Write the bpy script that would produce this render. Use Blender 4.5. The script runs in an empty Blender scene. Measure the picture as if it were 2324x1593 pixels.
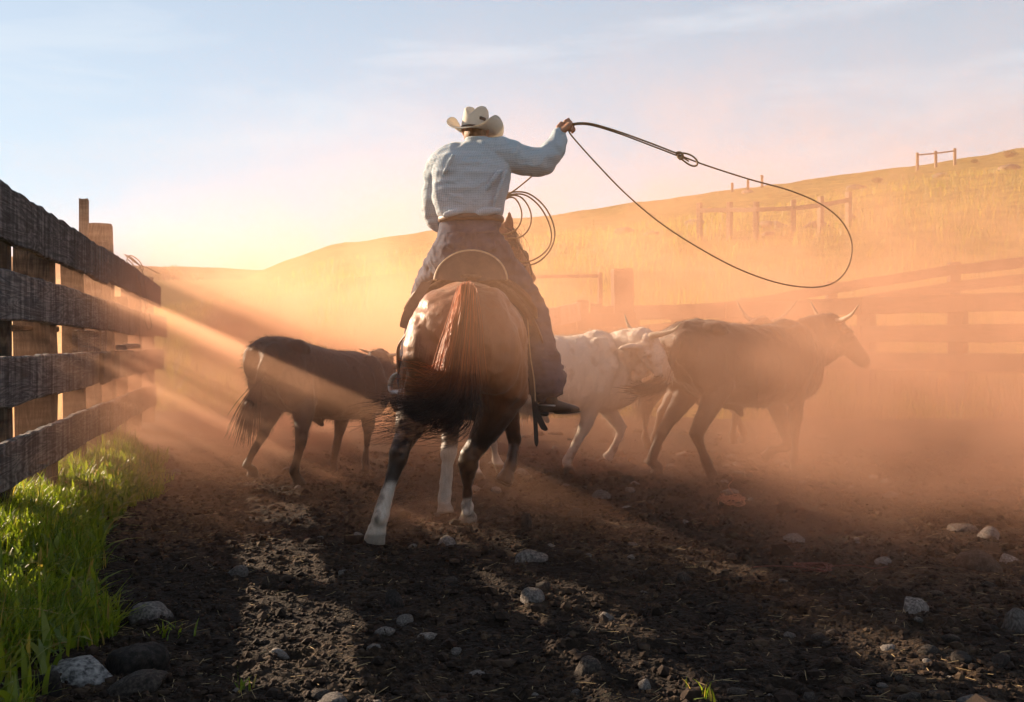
import bpy, bmesh, math, random
import numpy as np
from mathutils import Vector, Matrix

random.seed(7)
rng = np.random.default_rng(7)
scene = bpy.context.scene
COL = scene.collection
R = math.radians

# ------------------------------------------------------------------ camera
EYE = 1.10
F_PX = 2260.0            # focal length in pixels of a 2324 px wide frame (35 mm lens)
cam_d = bpy.data.cameras.new('camera')
cam_d.lens = 35.0
cam_d.sensor_width = 36.0
cam_d.clip_start = 0.05
cam_d.clip_end = 20000.0
cam = bpy.data.objects.new('camera', cam_d)
cam.location = (0.0, 0.0, EYE)
cam.rotation_euler = (R(90.0 - 0.37), 0.0, 0.0)
COL.objects.link(cam)
scene.camera = cam

def P(px, py, depth):
    """a point of the place at a given distance ahead of the photographer"""
    return Vector(((px - 1162.0) / F_PX * depth, depth, EYE - (py - 782.0) / F_PX * depth))

# ------------------------------------------------------------------ sky and sun
SUN_AZ = R(59.0)         # left of the view direction
SUN_EL = R(17.3)
world = bpy.data.worlds.new('World')
scene.world = world
world.use_nodes = True
wn = world.node_tree.nodes
wl = world.node_tree.links
wn.clear()
w_out = wn.new('ShaderNodeOutputWorld')
w_bg = wn.new('ShaderNodeBackground')
w_bg.inputs['Strength'].default_value = SKY_STRENGTH = 0.05
sky = wn.new('ShaderNodeTexSky')
sky.sky_type = 'NISHITA'
sky.sun_disc = False
sky.sun_elevation = SUN_EL
sky.sun_rotation = -SUN_AZ
sky.altitude = 600.0
sky.air_density = 1.0
sky.dust_density = 0.0
sky.ozone_density = 1.0
# thin cirrus drifting over the whole sky
w_tc = wn.new('ShaderNodeTexCoord')
w_map = wn.new('ShaderNodeMapping')
w_map.inputs['Scale'].default_value = (2.2, 2.2, 11.0)
w_map.inputs['Location'].default_value = (0.35, 0.1, 2.2)
w_noise = wn.new('ShaderNodeTexNoise')
w_noise.inputs['Scale'].default_value = 1.35
w_noise.inputs['Detail'].default_value = 7.0
w_noise.inputs['Roughness'].default_value = 0.58
w_noise.inputs['Distortion'].default_value = 0.5
w_ramp = wn.new('ShaderNodeValToRGB')
w_ramp.color_ramp.elements[0].position = 0.50
w_ramp.color_ramp.elements[1].position = 0.74
w_mul = wn.new('ShaderNodeMath'); w_mul.operation = 'MULTIPLY'
w_mul.inputs[1].default_value = 0.38
w_add = wn.new('ShaderNodeMath'); w_add.operation = 'ADD'
# milky haze towards the horizon
w_sep = wn.new('ShaderNodeSeparateXYZ')
w_abs = wn.new('ShaderNodeMath'); w_abs.operation = 'ABSOLUTE'
w_exp = wn.new('ShaderNodeMath'); w_exp.operation = 'POWER'; w_exp.inputs[0].default_value = 0.15
w_hz = wn.new('ShaderNodeMath'); w_hz.operation = 'MULTIPLY'; w_hz.inputs[1].default_value = 0.90
wl.new(w_tc.outputs['Generated'], w_sep.inputs[0]); wl.new(w_sep.outputs['Z'], w_abs.inputs[0])
wl.new(w_abs.outputs[0], w_exp.inputs[1]); wl.new(w_exp.outputs[0], w_hz.inputs[0]); wl.new(w_hz.outputs[0], w_add.inputs[1])
w_mix = wn.new('ShaderNodeMix'); w_mix.data_type = 'RGBA'
w_mix.inputs['B'].default_value = (5.4, 5.85, 6.35, 1.0)
wl.new(w_tc.outputs['Generated'], w_map.inputs['Vector'])
wl.new(w_map.outputs['Vector'], w_noise.inputs['Vector'])
wl.new(w_noise.outputs['Fac'], w_ramp.inputs['Fac'])
wl.new(w_ramp.outputs['Color'], w_mul.inputs[0])
wl.new(w_mul.outputs[0], w_add.inputs[0])
wl.new(w_add.outputs[0], w_mix.inputs['Factor'])
w_hsv = wn.new('ShaderNodeHueSaturation'); w_hsv.inputs['Saturation'].default_value = 0.85; w_hsv.inputs['Value'].default_value = 0.95
wl.new(sky.outputs['Color'], w_hsv.inputs['Color'])
wl.new(w_hsv.outputs['Color'], w_mix.inputs['A'])
wl.new(w_mix.outputs['Result'], w_bg.inputs['Color'])
wl.new(w_bg.outputs['Background'], w_out.inputs['Surface'])

sun_d = bpy.data.lights.new('sun', 'SUN')
sun_d.energy = 5.0
sun_d.angle = R(0.5)
sun_d.color = (1.0, 0.75, 0.52)
sun = bpy.data.objects.new('sun', sun_d)
to_sun = Vector((-math.sin(SUN_AZ) * math.cos(SUN_EL), math.cos(SUN_AZ) * math.cos(SUN_EL), math.sin(SUN_EL)))
sun.rotation_euler = to_sun.to_track_quat('Z', 'Y').to_euler()
sun.location = to_sun * 30
COL.objects.link(sun)

scene.view_settings.view_transform = 'Standard'
scene.view_settings.look = 'None'
scene.view_settings.gamma = 1.0
scene.view_settings.use_curve_mapping = False
scene.view_settings.exposure = 1.6
scene.render.engine = 'CYCLES'
scene.cycles.use_denoising = True
scene.cycles.max_bounces = 10
scene.cycles.diffuse_bounces = 3
scene.cycles.glossy_bounces = 2
scene.cycles.transmission_bounces = 4
scene.cycles.volume_bounces = 2
scene.cycles.transparent_max_bounces = 8
scene.cycles.volume_step_rate = 3.0
scene.cycles.volume_max_steps = 256
scene.cycles.use_adaptive_sampling = True
scene.cycles.adaptive_threshold = 0.03
scene.cycles.adaptive_min_samples = 12
scene.cycles.sample_clamp_indirect = 6.0

# ------------------------------------------------------------------ helpers: objects
def link(o, parent=None):
    COL.objects.link(o)
    if parent is not None:
        o.parent = parent
    return o

def mesh_obj(name, me, mat=None, parent=None):
    o = bpy.data.objects.new(name, me)
    if mat is not None:
        me.materials.clear()
        me.materials.append(mat)
    return link(o, parent)

def tag(o, label=None, cat=None, group=None, kind=None):
    if label: o['label'] = label
    if cat: o['category'] = cat
    if group: o['group'] = group
    if kind: o['kind'] = kind
    return o

def empty(name, loc=(0, 0, 0), rz=0.0):
    o = bpy.data.objects.new(name, None)
    o.empty_display_size = 0.2
    o.location = loc
    o.rotation_euler = (0, 0, rz)
    return link(o)

def mesh_from(name, verts, faces, smooth=False):
    me = bpy.data.meshes.new(name)
    me.from_pydata([tuple(v) for v in verts], [], faces)
    me.update()
    if smooth:
        me.polygons.foreach_set('use_smooth', [True] * len(me.polygons))
    return me

def mesh_np(name, V, Fq, smooth=False):
    """fast mesh from numpy arrays, faces all with the same number of corners"""
    me = bpy.data.meshes.new(name)
    V = np.asarray(V, np.float32); Fq = np.asarray(Fq, np.int32)
    n, k = Fq.shape
    me.vertices.add(len(V)); me.vertices.foreach_set('co', V.ravel())
    me.loops.add(n * k); me.loops.foreach_set('vertex_index', Fq.ravel())
    me.polygons.add(n)
    me.polygons.foreach_set('loop_start', np.arange(0, n * k, k, dtype=np.int32))
    me.polygons.foreach_set('use_smooth', np.full(n, smooth))
    me.update(calc_edges=True)
    me.validate()
    return me

def add_color(me, fn, name='Col'):
    n = len(me.vertices)
    co = np.empty(n * 3, np.float32); me.vertices.foreach_get('co', co)
    c = np.ones((n, 4), np.float32)
    c[:, :3] = fn(co.reshape(-1, 3))
    a = me.color_attributes.new(name, 'FLOAT_COLOR', 'POINT')
    a.data.foreach_set('color', c.ravel())

# ------------------------------------------------------------------ helpers: noise
def _hash(ix, iy, iz, seed):
    h = (ix.astype(np.int64) * 374761393 + iy.astype(np.int64) * 668265263 + iz.astype(np.int64) * 2147483647 + seed * 1274126177) & 0xffffffff
    h = ((h ^ (h >> 13)) * 1274126177) & 0xffffffff
    h = h ^ (h >> 16)
    return (h & 0xffff).astype(np.float64) / 65535.0

def noise3(x, y, z=0.0, seed=0):
    x = np.asarray(x, float); y = np.asarray(y, float); z = np.zeros_like(x) + z
    ix, iy, iz = np.floor(x), np.floor(y), np.floor(z)
    fx, fy, fz = x - ix, y - iy, z - iz
    fx = fx * fx * (3 - 2 * fx); fy = fy * fy * (3 - 2 * fy); fz = fz * fz * (3 - 2 * fz)
    r = 0
    for a in (0, 1):
        for b in (0, 1):
            for c in (0, 1):
                w = (fx if a else 1 - fx) * (fy if b else 1 - fy) * (fz if c else 1 - fz)
                r = r + w * _hash(ix + a, iy + b, iz + c, seed)
    return r * 2 - 1

def fbm(x, y, z=0.0, octaves=4, seed=0, gain=0.5, lac=2.1):
    r = 0; a = 1.0; f = 1.0
    for o in range(octaves):
        r = r + a * noise3(np.asarray(x) * f, np.asarray(y) * f, np.asarray(z) * f, seed + o * 17)
        a *= gain; f *= lac
    return r

def sstep(a, b, x):
    t = np.clip((np.asarray(x, float) - a) / (b - a), 0, 1)
    return t * t * (3 - 2 * t)

# ------------------------------------------------------------------ helpers: shapes
def frames(pts):
    """parallel transported frames along a polyline"""
    n = len(pts)
    T = []
    for i in range(n):
        d = pts[min(i + 1, n - 1)] - pts[max(i - 1, 0)]
        T.append(d.normalized() if d.length > 1e-9 else Vector((0, 0, 1)))
    up = Vector((0, 0, 1))
    if abs(T[0].dot(up)) > 0.95: up = Vector((1, 0, 0))
    s = T[0].cross(up).normalized()
    out = []
    for t in T:
        s = (s - t * s.dot(t))
        s = s.normalized() if s.length > 1e-6 else t.orthogonal().normalized()
        u = s.cross(t).normalized()
        out.append((t, s, u))
    return out

class Shape:
    def __init__(self):
        self.v = []; self.f = []
    def ring_loft(self, rings):
        """rings: lists of points with the same count; ends closed by fans"""
        n = len(rings[0]); base = len(self.v)
        for r in rings: self.v.extend(r)
        for i in range(len(rings) - 1):
            for j in range(n):
                a = base + i * n + j; b = base + i * n + (j + 1) % n
                self.f.append((a, b, b + n, a + n))
        for end, rr in ((0, rings[0]), (1, rings[-1])):
            c = sum((Vector(p) for p in rr), Vector()) / n
            ci = len(self.v); self.v.append(c)
            off = base + (0 if end == 0 else (len(rings) - 1) * n)
            for j in range(n):
                a = off + j; b = off + (j + 1) % n
                self.f.append((b, a, ci) if end == 0 else (a, b, ci))
    def tube(self, pts, rad, n=10, flat=1.0, round_ends=True):
        """tapered tube; rad list of r or (r_side, r_up)"""
        pts = [Vector(p) for p in pts]
        if not hasattr(rad, '__len__'): rad = [rad] * len(pts)
        rad = [(r if isinstance(r, tuple) else (r, r * flat)) for r in rad]
        fr = frames(pts)
        rings = []
        def ring(c, s, u, a, b):
            return [c + s * (a * math.cos(2 * math.pi * k / n)) + u * (b * math.sin(2 * math.pi * k / n)) for k in range(n)]
        if round_ends:
            t, s, u = fr[0]; a, b = rad[0]; m = min(a, b)
            rings.append(ring(pts[0] - t * m * 0.85, s, u, a * 0.45, b * 0.45))
            rings.append(ring(pts[0] - t * m * 0.45, s, u, a * 0.85, b * 0.85))
        for p, (t, s, u), (a, b) in zip(pts, fr, rad):
            rings.append(ring(p, s, u, a, b))
        if round_ends:
            t, s, u = fr[-1]; a, b = rad[-1]; m = min(a, b)
            rings.append(ring(pts[-1] + t * m * 0.45, s, u, a * 0.85, b * 0.85))
            rings.append(ring(pts[-1] + t * m * 0.85, s, u, a * 0.45, b * 0.45))
        self.ring_loft(rings)
    def ball(self, c, r, n=14, m=9, axes=None):
        c = Vector(c); r = Vector(r) if hasattr(r, '__len__') else Vector((r, r, r))
        rings = []
        for i in range(1, m):
            th = math.pi * i / m
            rings.append([c + Vector((r.x * math.sin(th) * math.cos(2 * math.pi * k / n), r.y * math.sin(th) * math.sin(2 * math.pi * k / n), r.z * math.cos(th))) for k in range(n)])
        self.ring_loft(rings)
    def torso(self, st, n=28, e=2.35, axis='x'):
        """stations (x, z_top, z_bottom, half_width[, y_shift]) lofted along +x"""
        rings = []
        for s in st:
            x, zt, zb, hw = s[:4]; ys = s[4] if len(s) > 4 else 0.0
            zc = (zt + zb) / 2; h = (zt - zb) / 2
            r = []
            for k in range(n):
                a = 2 * math.pi * k / n; ca, sa = math.cos(a), math.sin(a)
                r.append(Vector((x, ys + hw * math.copysign(abs(ca) ** (2 / e), ca), zc + h * math.copysign(abs(sa) ** (2 / e), sa))))
            rings.append(r)
        self.ring_loft(rings)
    def box(self, lo, hi):
        b = len(self.v)
        x0, y0, z0 = lo; x1, y1, z1 = hi
        self.v += [Vector(p) for p in ((x0,y0,z0),(x1,y0,z0),(x1,y1,z0),(x0,y1,z0),(x0,y0,z1),(x1,y0,z1),(x1,y1,z1),(x0,y1,z1))]
        self.f += [(b,b+3,b+2,b+1),(b+4,b+5,b+6,b+7),(b,b+1,b+5,b+4),(b+1,b+2,b+6,b+5),(b+2,b+3,b+7,b+6),(b+3,b,b+4,b+7)]
    def mesh(self, name, smooth=True):
        return mesh_from(name, self.v, self.f, smooth)
    def skin(self, name, voxel, smooth_it=4):
        """melt all pieces into one continuous surface"""
        me = mesh_from(name + '_raw', self.v, self.f)
        bm = bmesh.new(); bm.from_mesh(me); bmesh.ops.recalc_face_normals(bm, faces=bm.faces); bm.to_mesh(me); bm.free()
        o = bpy.data.objects.new(name + '_raw', me)
        COL.objects.link(o)
        m = o.modifiers.new('r', 'REMESH'); m.mode = 'VOXEL'; m.voxel_size = voxel; m.use_smooth_shade = True
        if smooth_it:
            s = o.modifiers.new('s', 'SMOOTH'); s.factor = 0.5; s.iterations = smooth_it
        dg = bpy.context.evaluated_depsgraph_get()
        res = bpy.data.meshes.new_from_object(o.evaluated_get(dg))
        bpy.data.objects.remove(o); bpy.data.meshes.remove(me)
        res.name = name
        res.polygons.foreach_set('use_smooth', [True] * len(res.polygons))
        return res

def smooth_path(pts, n):
    """Catmull-Rom through control points"""
    pts = [Vector(p) for p in pts]
    out = []
    m = len(pts)
    for i in range(m - 1):
        p0 = pts[max(i - 1, 0)]; p1 = pts[i]; p2 = pts[i + 1]; p3 = pts[min(i + 2, m - 1)]
        for k in range(n):
            t = k / n
            out.append(0.5 * ((2 * p1) + (p2 - p0) * t + (2 * p0 - 5 * p1 + 4 * p2 - p3) * t * t + (3 * p1 - p0 - 3 * p2 + p3) * t ** 3))
    out.append(pts[-1])
    return out

# ------------------------------------------------------------------ helpers: materials
def new_mat(name):
    m = bpy.data.materials.new(name)
    m.use_nodes = True
    nt = m.node_tree
    b = nt.nodes.get('Principled BSDF')
    return m, nt, b

def N(nt, kind, **kw):
    n = nt.nodes.new(kind)
    for k, v in kw.items():
        if k in ('operation', 'data_type', 'blend_type', 'feature', 'wave_type', 'bands_direction', 'noise_dimensions', 'attribute_name', 'rings_direction', 'voronoi_dimensions'):
            setattr(n, k, v)
        else:
            n.inputs[k].default_value = v
    return n

def ramp(nt, stops):
    r = nt.nodes.new('ShaderNodeValToRGB')
    e = r.color_ramp.elements
    while len(e) < len(stops): e.new(0.5)
    for el, (p, c) in zip(e, stops):
        el.position = p
        el.color = (*c, 1.0) if len(c) == 3 else c
    return r

def noisy_mat(name, c1, c2, scale=8.0, detail=6.0, rough=0.9, bump=0.3, bump_scale=None, stretch=(1, 1, 1), dist=0.02, spec=0.25, c3=None, coords='Object', sheen=0.0, sheen_tint=(1, 1, 1), p0=0.35, p1=0.65):
    m, nt, b = new_mat(name)
    L = nt.links
    tc = nt.nodes.new('ShaderNodeTexCoord')
    mp = N(nt, 'ShaderNodeMapping'); mp.inputs['Scale'].default_value = stretch
    L.new(tc.outputs[coords], mp.inputs['Vector'])
    no = N(nt, 'ShaderNodeTexNoise', Scale=scale, Detail=detail, Roughness=0.6)
    L.new(mp.outputs['Vector'], no.inputs['Vector'])
    st = [(p0, c1), (p1, c2)] if c3 is None else [(p0, c1), ((p0 + p1) / 2, c3), (p1, c2)]
    rp = ramp(nt, st)
    L.new(no.outputs['Fac'], rp.inputs['Fac'])
    L.new(rp.outputs['Color'], b.inputs['Base Color'])
    b.inputs['Roughness'].default_value = rough
    b.inputs['Specular IOR Level'].default_value = spec
    if sheen:
        b.inputs['Sheen Weight'].default_value = sheen
        b.inputs['Sheen Roughness'].default_value = 0.35
        b.inputs['Sheen Tint'].default_value = (*sheen_tint, 1)
    if bump:
        n2 = N(nt, 'ShaderNodeTexNoise', Scale=bump_scale or scale * 3, Detail=5.0, Roughness=0.6)
        L.new(mp.outputs['Vector'], n2.inputs['Vector'])
        bp = N(nt, 'ShaderNodeBump', Strength=bump, Distance=dist)
        L.new(n2.outputs['Fac'], bp.inputs['Height'])
        L.new(bp.outputs['Normal'], b.inputs['Normal'])
    return m

def crease(me, amp, scale, seed=0, octaves=3, stretch=(1, 1, 1), ridge=False, mask=None):
    """push a surface in and out along its normals: folds of cloth, muscle, hide"""
    n = len(me.vertices)
    co = np.empty(n * 3, np.float32); me.vertices.foreach_get('co', co); co = co.reshape(-1, 3).astype(float)
    nn = np.empty(n * 3, np.float32); me.vertices.foreach_get('normal', nn); nn = nn.reshape(-1, 3)
    q = co * np.array(stretch) * scale
    f = fbm(q[:, 0], q[:, 1], q[:, 2], octaves=octaves, seed=seed)
    if ridge: f = 1 - 2.2 * np.abs(f)
    if mask is not None: f = f * mask(co)
    co = co + nn * (f * amp)[:, None]
    me.vertices.foreach_set('co', co.astype(np.float32).ravel()); me.update()

def coat_mat(name, rough=0.55, sheen=0.3, tint=(1, 0.9, 0.75), spec=0.35, fleck=0.12, scale=60):
    """animal coat: pigment from the body's own colour patches, short hair grain"""
    m, nt, b = new_mat(name)
    L = nt.links
    at = nt.nodes.new('ShaderNodeAttribute'); at.attribute_name = 'Col'
    tc = nt.nodes.new('ShaderNodeTexCoord')
    mp = N(nt, 'ShaderNodeMapping'); mp.inputs['Scale'].default_value = (1, 1, 0.25)
    L.new(tc.outputs['Object'], mp.inputs['Vector'])
    no = N(nt, 'ShaderNodeTexNoise', Scale=scale, Detail=5.0, Roughness=0.65)
    L.new(mp.outputs['Vector'], no.inputs['Vector'])
    mr = N(nt, 'ShaderNodeMapRange'); mr.inputs['To Min'].default_value = 1 - fleck * 2; mr.inputs['To Max'].default_value = 1 + fleck * 2
    L.new(no.outputs['Fac'], mr.inputs['Value'])
    mx = N(nt, 'ShaderNodeMix', data_type='RGBA', blend_type='MULTIPLY'); mx.inputs['Factor'].default_value = 1.0
    L.new(at.outputs['Color'], mx.inputs['A']); L.new(mr.outputs['Result'], mx.inputs['B'])
    L.new(mx.outputs['Result'], b.inputs['Base Color'])
    b.inputs['Roughness'].default_value = rough
    b.inputs['Specular IOR Level'].default_value = spec
    b.inputs['Sheen Weight'].default_value = sheen
    b.inputs['Sheen Roughness'].default_value = 0.4
    b.inputs['Sheen Tint'].default_value = (*tint, 1)
    n2 = N(nt, 'ShaderNodeTexNoise', Scale=scale * 2.5, Detail=4.0)
    L.new(mp.outputs['Vector'], n2.inputs['Vector'])
    n3 = N(nt, 'ShaderNodeTexNoise', Scale=9.0, Detail=3.0)
    L.new(tc.outputs['Object'], n3.inputs['Vector'])
    ad = N(nt, 'ShaderNodeMath', operation='MULTIPLY_ADD'); ad.inputs[1].default_value = 4.0
    L.new(n3.outputs['Fac'], ad.inputs[0]); L.new(n2.outputs['Fac'], ad.inputs[2])
    bp = N(nt, 'ShaderNodeBump', Strength=0.35, Distance=0.006)
    L.new(ad.outputs[0], bp.inputs['Height']); L.new(bp.outputs['Normal'], b.inputs['Normal'])
    return m

def hair_mat(name, c1, c2, rough=0.5, trans=0.25):
    """strands: colour varies from strand to strand, light shines through the edges"""
    m, nt, b = new_mat(name)
    L = nt.links
    g = nt.nodes.new('ShaderNodeNewGeometry')
    rp = ramp(nt, [(0.0, c1), (1.0, c2)])
    L.new(g.outputs['Random Per Island'], rp.inputs['Fac'])
    L.new(rp.outputs['Color'], b.inputs['Base Color'])
    b.inputs['Roughness'].default_value = rough
    tr = nt.nodes.new('ShaderNodeBsdfTranslucent')
    L.new(rp.outputs['Color'], tr.inputs['Color'])
    mx = nt.nodes.new('ShaderNodeMixShader'); mx.inputs['Fac'].default_value = trans
    L.new(b.outputs['BSDF'], mx.inputs[1]); L.new(tr.outputs['BSDF'], mx.inputs[2])
    L.new(mx.outputs['Shader'], nt.nodes['Material Output'].inputs['Surface'])
    return m

def wood_mat(name, dark, mid, light, grain=1.0, rough=0.85, moss=None):
    """weathered rough sawn wood, grain along local x"""
    m, nt, b = new_mat(name)
    L = nt.links
    tc = nt.nodes.new('ShaderNodeTexCoord')
    oi = nt.nodes.new('ShaderNodeObjectInfo')
    add = N(nt, 'ShaderNodeVectorMath', operation='ADD')
    cm = N(nt, 'ShaderNodeCombineXYZ')
    mu = N(nt, 'ShaderNodeMath', operation='MULTIPLY'); mu.inputs[1].default_value = 37.0
    L.new(oi.outputs['Random'], mu.inputs[0])
    for k in ('X', 'Y', 'Z'): L.new(mu.outputs[0], cm.inputs[k])
    L.new(tc.outputs['Object'], add.inputs[0]); L.new(cm.outputs['Vector'], add.inputs[1])
    # warped growth rings
    mp = N(nt, 'ShaderNodeMapping'); mp.inputs['Scale'].default_value = (0.45, 2.2, 4.5)
    L.new(add.outputs['Vector'], mp.inputs['Vector'])
    wv = N(nt, 'ShaderNodeTexNoise', Scale=2.0, Detail=3.0, Roughness=0.5, Distortion=1.2)
    L.new(mp.outputs['Vector'], wv.inputs['Vector'])
    sn = N(nt, 'ShaderNodeMath', operation='MULTIPLY'); sn.inputs[1].default_value = 62.0 * grain
    L.new(wv.outputs['Fac'], sn.inputs[0])
    si = N(nt, 'ShaderNodeMath', operation='SINE'); L.new(sn.outputs[0], si.inputs[0])
    # fine fibre streaks
    mp2 = N(nt, 'ShaderNodeMapping'); mp2.inputs['Scale'].default_value = (3.0, 60.0, 60.0)
    L.new(add.outputs['Vector'], mp2.inputs['Vector'])
    fb = N(nt, 'ShaderNodeTexNoise', Scale=1.5, Detail=6.0, Roughness=0.65)
    L.new(mp2.outputs['Vector'], fb.inputs['Vector'])
    # large blotches of weathering and vertical drip stains
    mp3 = N(nt, 'ShaderNodeMapping'); mp3.inputs['Scale'].default_value = (9.0, 2.0, 1.2)
    L.new(add.outputs['Vector'], mp3.inputs['Vector'])
    bl = N(nt, 'ShaderNodeTexNoise', Scale=1.6, Detail=6.0, Roughness=0.62)
    L.new(mp3.outputs['Vector'], bl.inputs['Vector'])
    s1 = N(nt, 'ShaderNodeMath', operation='MULTIPLY_ADD'); s1.inputs[1].default_value = 0.09; L.new(si.outputs[0], s1.inputs[0]); L.new(bl.outputs['Fac'], s1.inputs[2])
    s2 = N(nt, 'ShaderNodeMath', operation='MULTIPLY_ADD'); s2.inputs[1].default_value = 0.5; s2.inputs[2].default_value = -0.25
    L.new(fb.outputs['Fac'], s2.inputs[0])
    s3 = N(nt, 'ShaderNodeMath', operation='ADD'); L.new(s1.outputs[0], s3.inputs[0]); L.new(s2.outputs[0], s3.inputs[1])
    rp = ramp(nt, [(0.28, dark), (0.5, mid), (0.72, light)])
    L.new(s3.outputs[0], rp.inputs['Fac'])
    L.new(rp.outputs['Color'], b.inputs['Base Color'])
    b.inputs['Roughness'].default_value = rough
    b.inputs['Specular IOR Level'].default_value = 0.25
    bp = N(nt, 'ShaderNodeBump', Strength=0.7, Distance=0.006)
    L.new(s3.outputs[0], bp.inputs['Height']); L.new(bp.outputs['Normal'], b.inputs['Normal'])
    return m
# ------------------------------------------------------------------ the ground
FX0, FSL = -1.453, -0.25          # line of the left fence: x = FX0 + FSL * y
def fence_x(y): return FX0 + FSL * np.asarray(y, float)

HOOF = np.random.default_rng(99)
HOOF = np.stack([HOOF.uniform(-2.2, 4.5, 420), 2.9 + 6.5 * HOOF.random(420) ** 1.3, HOOF.uniform(0, 6.28, 420), HOOF.uniform(.05, .075, 420)], 1)
def hoof_prints(x, y):
    out = np.zeros_like(x)
    for hx, hy, a, r in HOOF:
        k = (np.abs(x - hx) < .16) & (np.abs(y - hy) < .16)
        if not k.any(): continue
        dx, dy = x[k] - hx, y[k] - hy
        u = dx * math.cos(a) + dy * math.sin(a); v = -dx * math.sin(a) + dy * math.cos(a)
        d = np.sqrt((u * 1.15) ** 2 + v ** 2) / r
        out[k] += -.022 * np.exp(-d ** 4) * (.55 + .45 * np.tanh(u / r * 2)) + .013 * np.exp(-((d - 1.35) / .3) ** 2)
    return out

def soil_height(x, y):
    x = np.asarray(x, float); y = np.asarray(y, float)
    big = 0.030 * fbm(x * 0.55, y * 0.55, octaves=3, seed=3)
    hoof = -0.035 * np.clip(fbm(x * 2.3, y * 2.3, octaves=2, seed=11) - 0.15, 0, 1)
    clod = fbm(x * 6.0, y * 6.0, octaves=3, seed=21, gain=0.62)
    fine = fbm(x * 26.0, y * 26.0, octaves=3, seed=31, gain=0.62)
    rid = 1 - np.abs(fbm(x * 9.0, y * 9.0, octaves=3, seed=51))
    hoof = hoof + hoof_prints(np.atleast_1d(x), np.atleast_1d(y)).reshape(x.shape)
    near = sstep(22, 6, y)
    bank = 0.07 * sstep(0.9, 0.1, x - fence_x(y))
    return big + hoof + near * (0.007 * clod + 0.007 * rid + 0.0055 * fine) + bank - 0.02

def pasture_height(x, y):
    x = np.asarray(x, float); y = np.asarray(y, float)
    plain = 0.066 * np.maximum(0, y - 16) ** 1.0
    plain = np.where(y > 16, 0.066 * (y - 16) * sstep(16, 30, y) + 0.0, 0.0)
    t = np.minimum(y, 900)
    # the hillside rising to the right, rounding off on its crest
    yy = y - 15.5
    crest = 118.0
    ramp_y = np.where(yy < crest, yy, crest + (1 - np.exp(-(yy - crest) / 30.0)) * 18.0)
    lump = 0.35 * fbm(x * 0.10, y * 0.10, octaves=3, seed=5) + 0.10 * fbm(x * 0.5, y * 0.5, octaves=3, seed=6)
    hill = 0.150 * ramp_y + 0.14 * np.minimum(x, 160) * sstep(10, 48, y) + lump * sstep(14, 30, y)
    m = sstep(-0.36, -0.17, x / np.maximum(y, 10.0))
    h = plain + np.maximum(0, hill - plain) * m
    # the corral itself is level: keep the pasture sheet under its dirt
    inside = sstep(-0.6, 0.6, x - fence_x(y) + 0.2) * sstep(15.5, 13.0, y + 0.10 * x) * sstep(-30, -20, y)
    return h * (1 - inside) - 0.20 * inside - 0.03 + 0.02 * fbm(x * 1.3, y * 1.3, octaves=2, seed=8)

def spaced(lo, hi, near, base, grow):
    """coordinates finely spaced about near, coarser away from it"""
    out = [near]; s = base
    v = near
    while v < hi: v += s; s *= grow; out.append(v)
    v = near; s = base; low = []
    while v > lo: v -= s; s *= grow; low.append(v)
    return np.array(sorted(low) + out)

def grid_mesh(name, xs, ys, hf, smooth=True):
    X, Y = np.meshgrid(xs, ys)
    Z = hf(X.ravel(), Y.ravel())
    V = np.stack([X.ravel(), Y.ravel(), Z], 1)
    nx, ny = len(xs), len(ys)
    i, j = np.meshgrid(np.arange(nx - 1), np.arange(ny - 1))
    a = (j * nx + i).ravel()
    Fq = np.stack([a, a + 1, a + nx + 1, a + nx], 1)
    return mesh_np(name, V, Fq, smooth)

# soil: dark trampled corral dirt, paler where it has dried
def soil_material():
    m, nt, b = new_mat('corral_soil')
    L = nt.links
    tc = nt.nodes.new('ShaderNodeTexCoord')
    n1 = N(nt, 'ShaderNodeTexNoise', Scale=1.1, Detail=6.0, Roughness=0.6)
    n2 = N(nt, 'ShaderNodeTexNoise', Scale=38.0, Detail=7.0, Roughness=0.7)
    for n in (n1, n2): L.new(tc.outputs['Object'], n.inputs['Vector'])
    ad = N(nt, 'ShaderNodeMath', operation='MULTIPLY_ADD'); ad.inputs[1].default_value = 0.55
    L.new(n1.outputs['Fac'], ad.inputs[0]); 
    mu = N(nt, 'ShaderNodeMath', operation='MULTIPLY'); mu.inputs[1].default_value = 0.45
    L.new(n2.outputs['Fac'], mu.inputs[0]); L.new(mu.outputs[0], ad.inputs[2])
    rp = ramp(nt, [(0.36, (0.006, 0.0037, 0.0022)), (0.51, (0.016, 0.0098, 0.0055)), (0.64, (0.064, 0.039, 0.0205)), (0.78, (0.13, 0.080, 0.040))])
    L.new(ad.outputs[0], rp.inputs['Fac']); L.new(rp.outputs['Color'], b.inputs['Base Color'])
    b.inputs['Roughness'].default_value = 0.9
    b.inputs['Specular IOR Level'].default_value = 0.2
    vo = N(nt, 'ShaderNodeTexVoronoi', Scale=55.0); L.new(tc.outputs['Object'], vo.inputs['Vector'])
    s = N(nt, 'ShaderNodeMath', operation='ADD'); L.new(vo.outputs['Distance'], s.inputs[0]); L.new(n2.outputs['Fac'], s.inputs[1])
    bp = N(nt, 'ShaderNodeBump', Strength=0.8, Distance=0.012)
    L.new(s.outputs[0], bp.inputs['Height']); L.new(bp.outputs['Normal'], b.inputs['Normal'])
    return m
M_SOIL = soil_material()

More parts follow.
